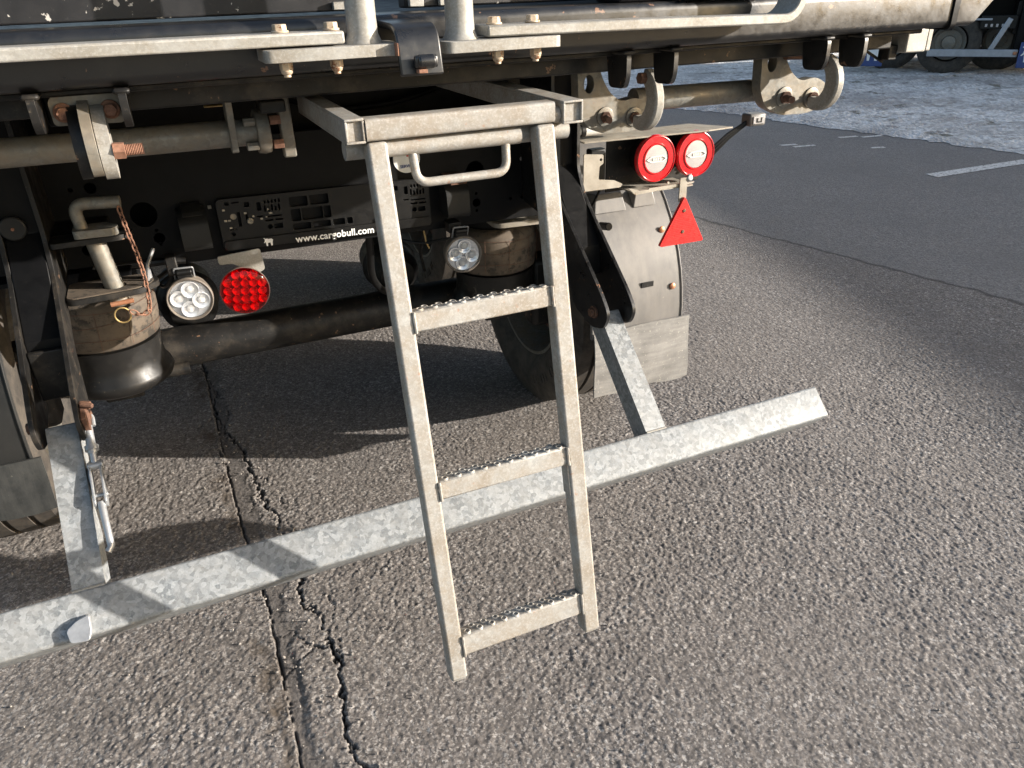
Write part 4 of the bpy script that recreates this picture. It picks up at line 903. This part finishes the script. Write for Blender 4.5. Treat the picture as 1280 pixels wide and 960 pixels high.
# ------------------------------------------------------------------ pull-out ladder
LD = thing('ladder', 'galvanised three rung pull-out ladder hanging below the rear frame, dirty beige', 'ladder', (.42, 1.118, .345))
LT, LB = Vector((0, 1.118, 1.262)), Vector((0, .932, .352))     # line of the stile fronts
ld = (LB - LT).normalized(); ln = Vector((0, ld.z, -ld.y))        # outward normal (towards the rear of the trailer, -y)
if ln.y > 0: ln = -ln
def at_z(z): return LT + ld * ((z - LT.z) / ld.z)
def slab(bm, x0, x1, z0, z1, n0, n1, e=0):
    a, b = at_z(z0), at_z(z1); v = []
    for p_ in (a, b):
        for x in (x0, x1):
            for q in (n0, n1): v.append(bm.verts.new((x, p_.y + ln.y * q, p_.z + ln.z * q)))
    for f in ((0, 1, 3, 2), (4, 6, 7, 5), (0, 4, 5, 1), (2, 3, 7, 6), (0, 2, 6, 4), (1, 5, 7, 3)): bm.faces.new([v[i] for i in f])
for x0, x1, zb, sh in ((.2705, .3005, .349, 0), (.5385, .5705, .349, .0)):
    bm = BM(); slab(bm, x0, x1, zb, 1.2495, -.03, 0); st_ = obj('stile', bm, 'zinc_dirty', LD, .0045, seg=3)
    bm = BM(); slab(bm, x0 + .003, x1 - .003, zb - .0015, zb - .0003, -.027, -.003); obj('end_cap', bm, 'zinc_dirty', st_)
for zt, hh in ((1.006, .036), (.726, .036), (.436, .044)):
    bm = BM(); slab(bm, .3008, .5382, zt - hh, zt - .003, -.0285, -.001)
    rg = obj('rung', bm, 'zinc_dirty', LD, .003)
    for xw in (.3008, .5382):
        bm = BM(); a_, b_ = at_z(zt - .003), at_z(zt - hh); sweep(bm, [(xw, a_.y - .001 + (b_.y - a_.y) * k / 6 + random.uniform(-.0008, .0008), a_.z + (b_.z - a_.z) * k / 6) for k in range(7)], [.0026 + random.uniform(-.0005, .0007) for k in range(7)], 8); obj('weld_bead', bm, 'zinc_dirty', rg)
    bm = BM(); c = at_z(zt - .003)
    for i in range(10):
        x = .313 + i * .0236
        for q, ro in ((-.008, .0), (-.021, .0118)):
            if i == 9 and ro: continue
            p_ = Vector((x + ro, c.y + ln.y * q, c.z - .0005 + ln.z * q))
            lathe(bm, p_, (0, -ld.y * .25, 1), [(0, .0078), (.0016, .0062), (.0032, .0052), (.0032, .0041), (.0002, .0038), (.0001, 0)], 14, False)
    obj('grip_studs', bm, 'zinc_dirty', rg, kind='stuff')
bm = BM(); section_x(bm, rrect(1.1135, 1.1475, 1.2505, 1.2815, .005, 5), .2712, .57); obj('top_bar', bm, 'zinc_dirty', LD, smooth=50)
bm = BM(); tube(bm, (.246, 1.158, 1.2345), (.612, 1.158, 1.231), .0145, 22); obj('cross_tube', bm, 'zinc_dirty', LD)
bm = BM(); sweep(bm, rounded([(.342, 1.138, 1.2345), (.343, 1.124, 1.182), (.49, 1.124, 1.182), (.495, 1.138, 1.233)], .02, 8), .0068, 14); obj('handle', bm, 'zinc_dirty', LD, label='bent round bar handle')
bm = BM(); tube(bm, (.3015, 1.137, 1.2355), (.518, 1.137, 1.2335), .013, 20, cap=True); obj('handle_rod', bm, 'zinc_dirty', LD)
def sqtube(x0, x1, z0, z1, y0, y1, t=.0035):
    bm = BM()
    for d_ in ((x0, x1, z0, z0 + t), (x0, x1, z1 - t, z1), (x0, x0 + t, z0 + t, z1 - t), (x1 - t, x1, z0 + t, z1 - t)): box(bm, d_[0], d_[1], y0, y1, d_[2], d_[3])
    return bm
rails = [obj('rail', sqtube(.2415, .2695, 1.249, 1.2835, 1.115, 1.478), 'zinc_dirty', LD, .001), obj('rail', sqtube(.5825, .6175, 1.247, 1.2815, 1.11, 2.6), 'zinc_dirty', LD, .001)]
bm = BM(); box(bm, .2452, .266, 1.121, 1.123, 1.2527, 1.2798); obj('end_cap', bm, 'zinc_dirty', rails[0])
bm = BM(); box(bm, .586, .614, 1.116, 1.118, 1.2507, 1.278); obj('end_cap', bm, 'zinc_dirty', rails[1])
bm = BM(); tube(bm, (.572, 1.128, 1.26), (.5815, 1.128, 1.26), .012, 14); tube(bm, (.27, 1.128, 1.265), (.2715, 1.128, 1.265), .012, 14); obj('rail_joint', bm, 'zinc_dirty', LD)
bm = BM(); slab(bm, .5365, .5383, .63, .70, -.028, -.003); obj('stile_splice', bm, 'zinc_dirty', LD)

# ------------------------------------------------------------------ lift-out pin with its chain
PN = thing('locking_pin', 'grey galvanised locking pin with bent handle, stuck through two black tabs', 'pin', (-.16, 1.8, .85))
bm = BM(); tube(bm, (-.1675, 1.8, 1.008), (-.148, 1.8, .842), .0195, 28); pn = obj('shank', bm, 'zinc_grey', PN, .003)
bm = BM(); plate(bm, rpoly([(-.2, 1.772), (-.12, 1.765), (-.112, 1.79), (-.14, 1.828), (-.2, 1.828)], .01), [], 'Z', 1.0015, 1.018); obj('collar', bm, 'zinc_grey', PN, .004)
bm = BM(); sweep(bm, rounded([(-.182, 1.8, 1.012), (-.188, 1.8, 1.068), (-.098, 1.79, 1.064)], .03, 9), .0125, 16); obj('handle', bm, 'zinc_grey', PN, smooth=50)
CH = thing('rusty_chain', 'thin rusty chain hanging from the pin handle to a brass ring', 'chain', (-.1, 1.78, .84))
path = [(-.103, 1.778, 1.055), (-.098, 1.776, 1.0), (-.09, 1.774, .95), (-.088, 1.772, .9), (-.091, 1.77, .85), (-.097, 1.768, .822), (-.115, 1.768, .818), (-.13, 1.766, .828), (-.141, 1.766, .842)]
P_ = [Vector(p_) for p_ in path]; seg = []; step = .0135; acc = 0; cur = P_[0]; i = 0; pts = [cur.copy()]
while i < len(P_) - 1:
    d_ = P_[i + 1] - cur
    if d_.length < step: i += 1; continue
    cur = cur + d_.normalized() * step; pts.append(cur.copy())
link_me = {}
for k, (a, b) in enumerate(zip(pts, pts[1:])):
    t = (b - a).normalized(); _, u, w = frame_of(t)
    if k % 2: u, w = w, u
    c0 = (a + b) / 2; loop = []
    for q in range(13):
        an = 2 * math.pi * q / 12; loop.append(c0 + t * math.cos(an) * .0095 + u * math.sin(an) * .0048)
    bm = BM(); sweep(bm, loop, .0017, 6); obj('link', bm, 'rust', CH)
bm = BM(); loop = [Vector((-.15 + math.cos(2 * math.pi * q / 20) * .016, 1.772, .826 + math.sin(2 * math.pi * q / 20) * .017)) for q in range(21)]; sweep(bm, loop, .0018, 8); obj('ring', bm, 'brass', CH)
bm = BM(); tube(bm, (-.168, 1.782, .850), (-.122, 1.78, .853), .0055, 12); obj('lynch_pin', bm, 'copper', CH)

# ------------------------------------------------------------------ parked trailers in the yard
def logo(parent, c, right, up, nrm, s_, m):
    bm = BM(); A = [bm.verts.new(c + right * x * s_ + up * z * s_) for x, z in ELE]; B = [bm.verts.new(v.co + nrm * .002) for v in A]
    bm.faces.new(A); bm.faces.new(B[::-1])
    for i in range(len(A)): bm.faces.new((A[i], A[(i + 1) % len(A)], B[(i + 1) % len(A)], B[i]))
    obj('emblem', bm, m, parent)
def parked_trailer():
    F = thing('parked_trailer', 'distant dark parked trailer with blue mud flaps and silver guard rail on gravel', 'trailer', (11.1, 8.7, .02))
    o = Vector((11.1, 8.75, 0)); r_ = Vector((.66, -.75, 0)).normalized(); b_ = Vector((.75, .66, 0)).normalized(); up = Vector((0, 0, 1))
    Mx = Matrix((r_, b_, up)).transposed()
    def B(name, m, x0, x1, y0, y1, z0, z1, parent=F, bevel=.01, rx=0):
        bm = BM(); g_ = box(bm, x0, x1, y0, y1, z0, z1)
        if rx: _xf(g_, Matrix.Rotation(rx, 3, 'Y'), Vector(((x0 + x1) / 2, (y0 + y1) / 2, (z0 + z1) / 2)))
        for v in bm.verts: v.co = o + Mx @ v.co
        return obj(name, bm, m, parent, bevel)
    for cx, y0 in ((-.8, .5), (-.03, .0), (.68, .6), (1.62, .0)):
        for cy in (y0, y0 + 1.9):
            p_ = o + r_ * cx + b_ * cy
            bm = BM(); lathe(bm, p_ + up * .43, b_, tyre_profile(.3, .43), 44, False); w_ = obj('wheel', bm, 'rubber_tyre', F)
            bm = BM(); lathe(bm, p_ + up * .43, -b_, [(-.1, .23), (.11, .235), (.13, .225), (.1, .2), (.04, .18), (.03, .1), (.09, .09), (.1, 0)], 30, False); obj('rim', bm, 'zinc_grey', w_)
    B('chassis', 'black_chassis', -2.2, 8, .3, 1.8, .75, 1.05); B('body', 'side_panel', -2.2, 9, -.3, 2.2, 1.12, 3.9)
    B('side_box', 'black_chassis', -.4, .3, .25, .9, .45, 1.04); B('tool_box', 'black_plastic', .75, 1.9, -.1, .5, .55, .98)
    B('guard_rail', 'far_steel', -.3, .86, -.32, -.26, .26, .36)
    B('guard_strut', 'far_steel', .56, .63, -.25, -.21, .3, .78, rx=R(22)); B('guard_strut', 'black_chassis', .8, .9, -.25, .1, .3, 1.06)
    B('lamp_bar', 'black_plastic', .32, .78, -.2, -.12, .62, .8); B('lamp_strip', 'far_steel', .22, .46, -.235, -.205, .735, .765)
    for i in range(5): B('lamp', 'lens_centre', .38 + i * .07, .41 + i * .07, -.222, -.204, .65, .69, bevel=.004)
    B('wheel_arch', 'guard_dark', .95, 1.5, -.02, .4, .86, .92); B('air_tank', 'guard_dark', -.35, -.02, -.1, .2, .6, .95)
    for cx in (-1.03, 1.02):
        f_ = B('mud_flap', 'flap_blue', cx - .15, cx + .15, -.36, -.34, .12, .46)
        logo(f_, o + r_ * cx + b_ * -.37 + up * .3, r_, up, -b_, .2, 'print_white')
    B('side_marker', 'copper', .8, .85, -.345, -.322, .29, .335)
    return F
parked_trailer()
def box_trailer(a, b, label):
    a, b = Vector(a), Vector(b); d_ = (b - a); n_ = d_.length; d_ = d_.normalized(); w_ = Vector((d_.y, -d_.x, 0)); up = Vector((0, 0, 1))
    F = thing('parked_box_trailer', label, 'trailer', tuple(a)); Mx = Matrix((d_, w_, up)).transposed()
    def B(name, m, x0, x1, y0, y1, z0, z1, bevel=.02):
        bm = BM(); box(bm, x0, x1, y0, y1, z0, z1)
        for v in bm.verts: v.co = a + Mx @ v.co
        return obj(name, bm, m, F, bevel)
    B('body', 'side_panel', 0, n_, 0, 2.55, 1.15, 4.0); B('chassis', 'black_chassis', .4, n_ - .4, .7, 1.85, .85, 1.14)
    for x in (1.2, 2.5, 3.8):
        for y in (.3, 2.25):
            p_ = a + d_ * x + w_ * y; bm = BM(); lathe(bm, p_ + up * .49, w_, tyre_profile(.37, .5), 44, False); wh = obj('wheel', bm, 'rubber_tyre', F)
            bm = BM(); lathe(bm, p_ + up * .49, w_, [(-.13, .28), (-.1, .24), (0, .2), (.1, .24), (.13, .28)], 30); obj('rim', bm, 'far_steel', wh)
    for x in (n_ - 3,):
        for y in (.6, 1.9): B('landing_leg', 'far_steel', x, x + .12, y, y + .12, .02, .85)
    return F
box_trailer((15.6, -8.6, 0), (19.25, 6.2, 0), 'grey box trailer parked across the yard, throwing its long shadow over the asphalt')

# white scrap on the gravel
bm = BM(); bmesh.ops.create_icosphere(bm, subdivisions=2, radius=.06)
for v in bm.verts: v.co = Vector((v.co.x * 1.6, v.co.y, v.co.z * .5)) * random.uniform(.7, 1.2) + Vector((7.6, 7.9, .045))
tag(obj('litter', bm, 'print_white'), 'crumpled white scrap lying on the pale gravel', 'litter')

# loose grit shed by the worn surface, thickest along the cracks
bm = BM()
def stone(x, y, r):
    k = [Vector((random.uniform(-1, 1), random.uniform(-1, 1), random.uniform(-1, 1))) for _ in range(1)][0]
    g_ = bmesh.ops.create_icosphere(bm, subdivisions=1, radius=r)['verts']; rot = Matrix.Rotation(random.uniform(0, 6.28), 3, k.normalized())
    sx, sy, sz = random.uniform(.7, 1.3), random.uniform(.6, 1.1), random.uniform(.5, .9)
    for v in g_: v.co = rot @ Vector((v.co.x * sx, v.co.y * sy, v.co.z * sz)) * random.uniform(.82, 1.18) + Vector((x, y, .003 + r * .5))
for _ in range(520): stone(random.uniform(-.7, 2.8), random.uniform(.5, 3.4), random.uniform(.0016, .0034))
for _ in range(330):
    y = random.uniform(.5, 3.2); stone(random.gauss(.05, .07), y, random.uniform(.0016, .0042))
simple('grit', (.13, .117, .107), (.3, .275, .25), 60, (.7, .9), bump=.3)
g = obj('loose_grit', bm, 'grit', smooth=20); g['kind'] = 'stuff'; g['label'] = 'loose grit scattered over the asphalt along the cracks'

# air lines and lamp cables slung under the cross member
for pts_, r_ in (([(-.03, 1.93, .86), (-.06, 1.97, .8), (-.09, 2.08, .82), (-.1, 2.2, .9)], .0045), 
                 ([(.69, 1.94, .83), (.6, 2.02, .8), (.52, 2.06, .83), (.46, 2.08, .875)], .004), ([(-.21, 2.0, .87), (-.19, 2.04, .79), (-.1, 2.12, .77), (.05, 2.2, .84), (.2, 2.22, .88)], .006),
                 ([(1.08, 1.94, .93), (1.06, 1.93, .87), (1.11, 1.95, .84), (1.17, 1.985, .9)], .004), ([(.3, 2.16, 1.2), (.42, 2.1, 1.16), (.6, 2.08, 1.17), (.75, 2.12, 1.2)], .007)):
    bm = BM(); sweep(bm, rounded(pts_, .06, 6), r_, 8); obj('cable', bm, 'black_plastic', T)
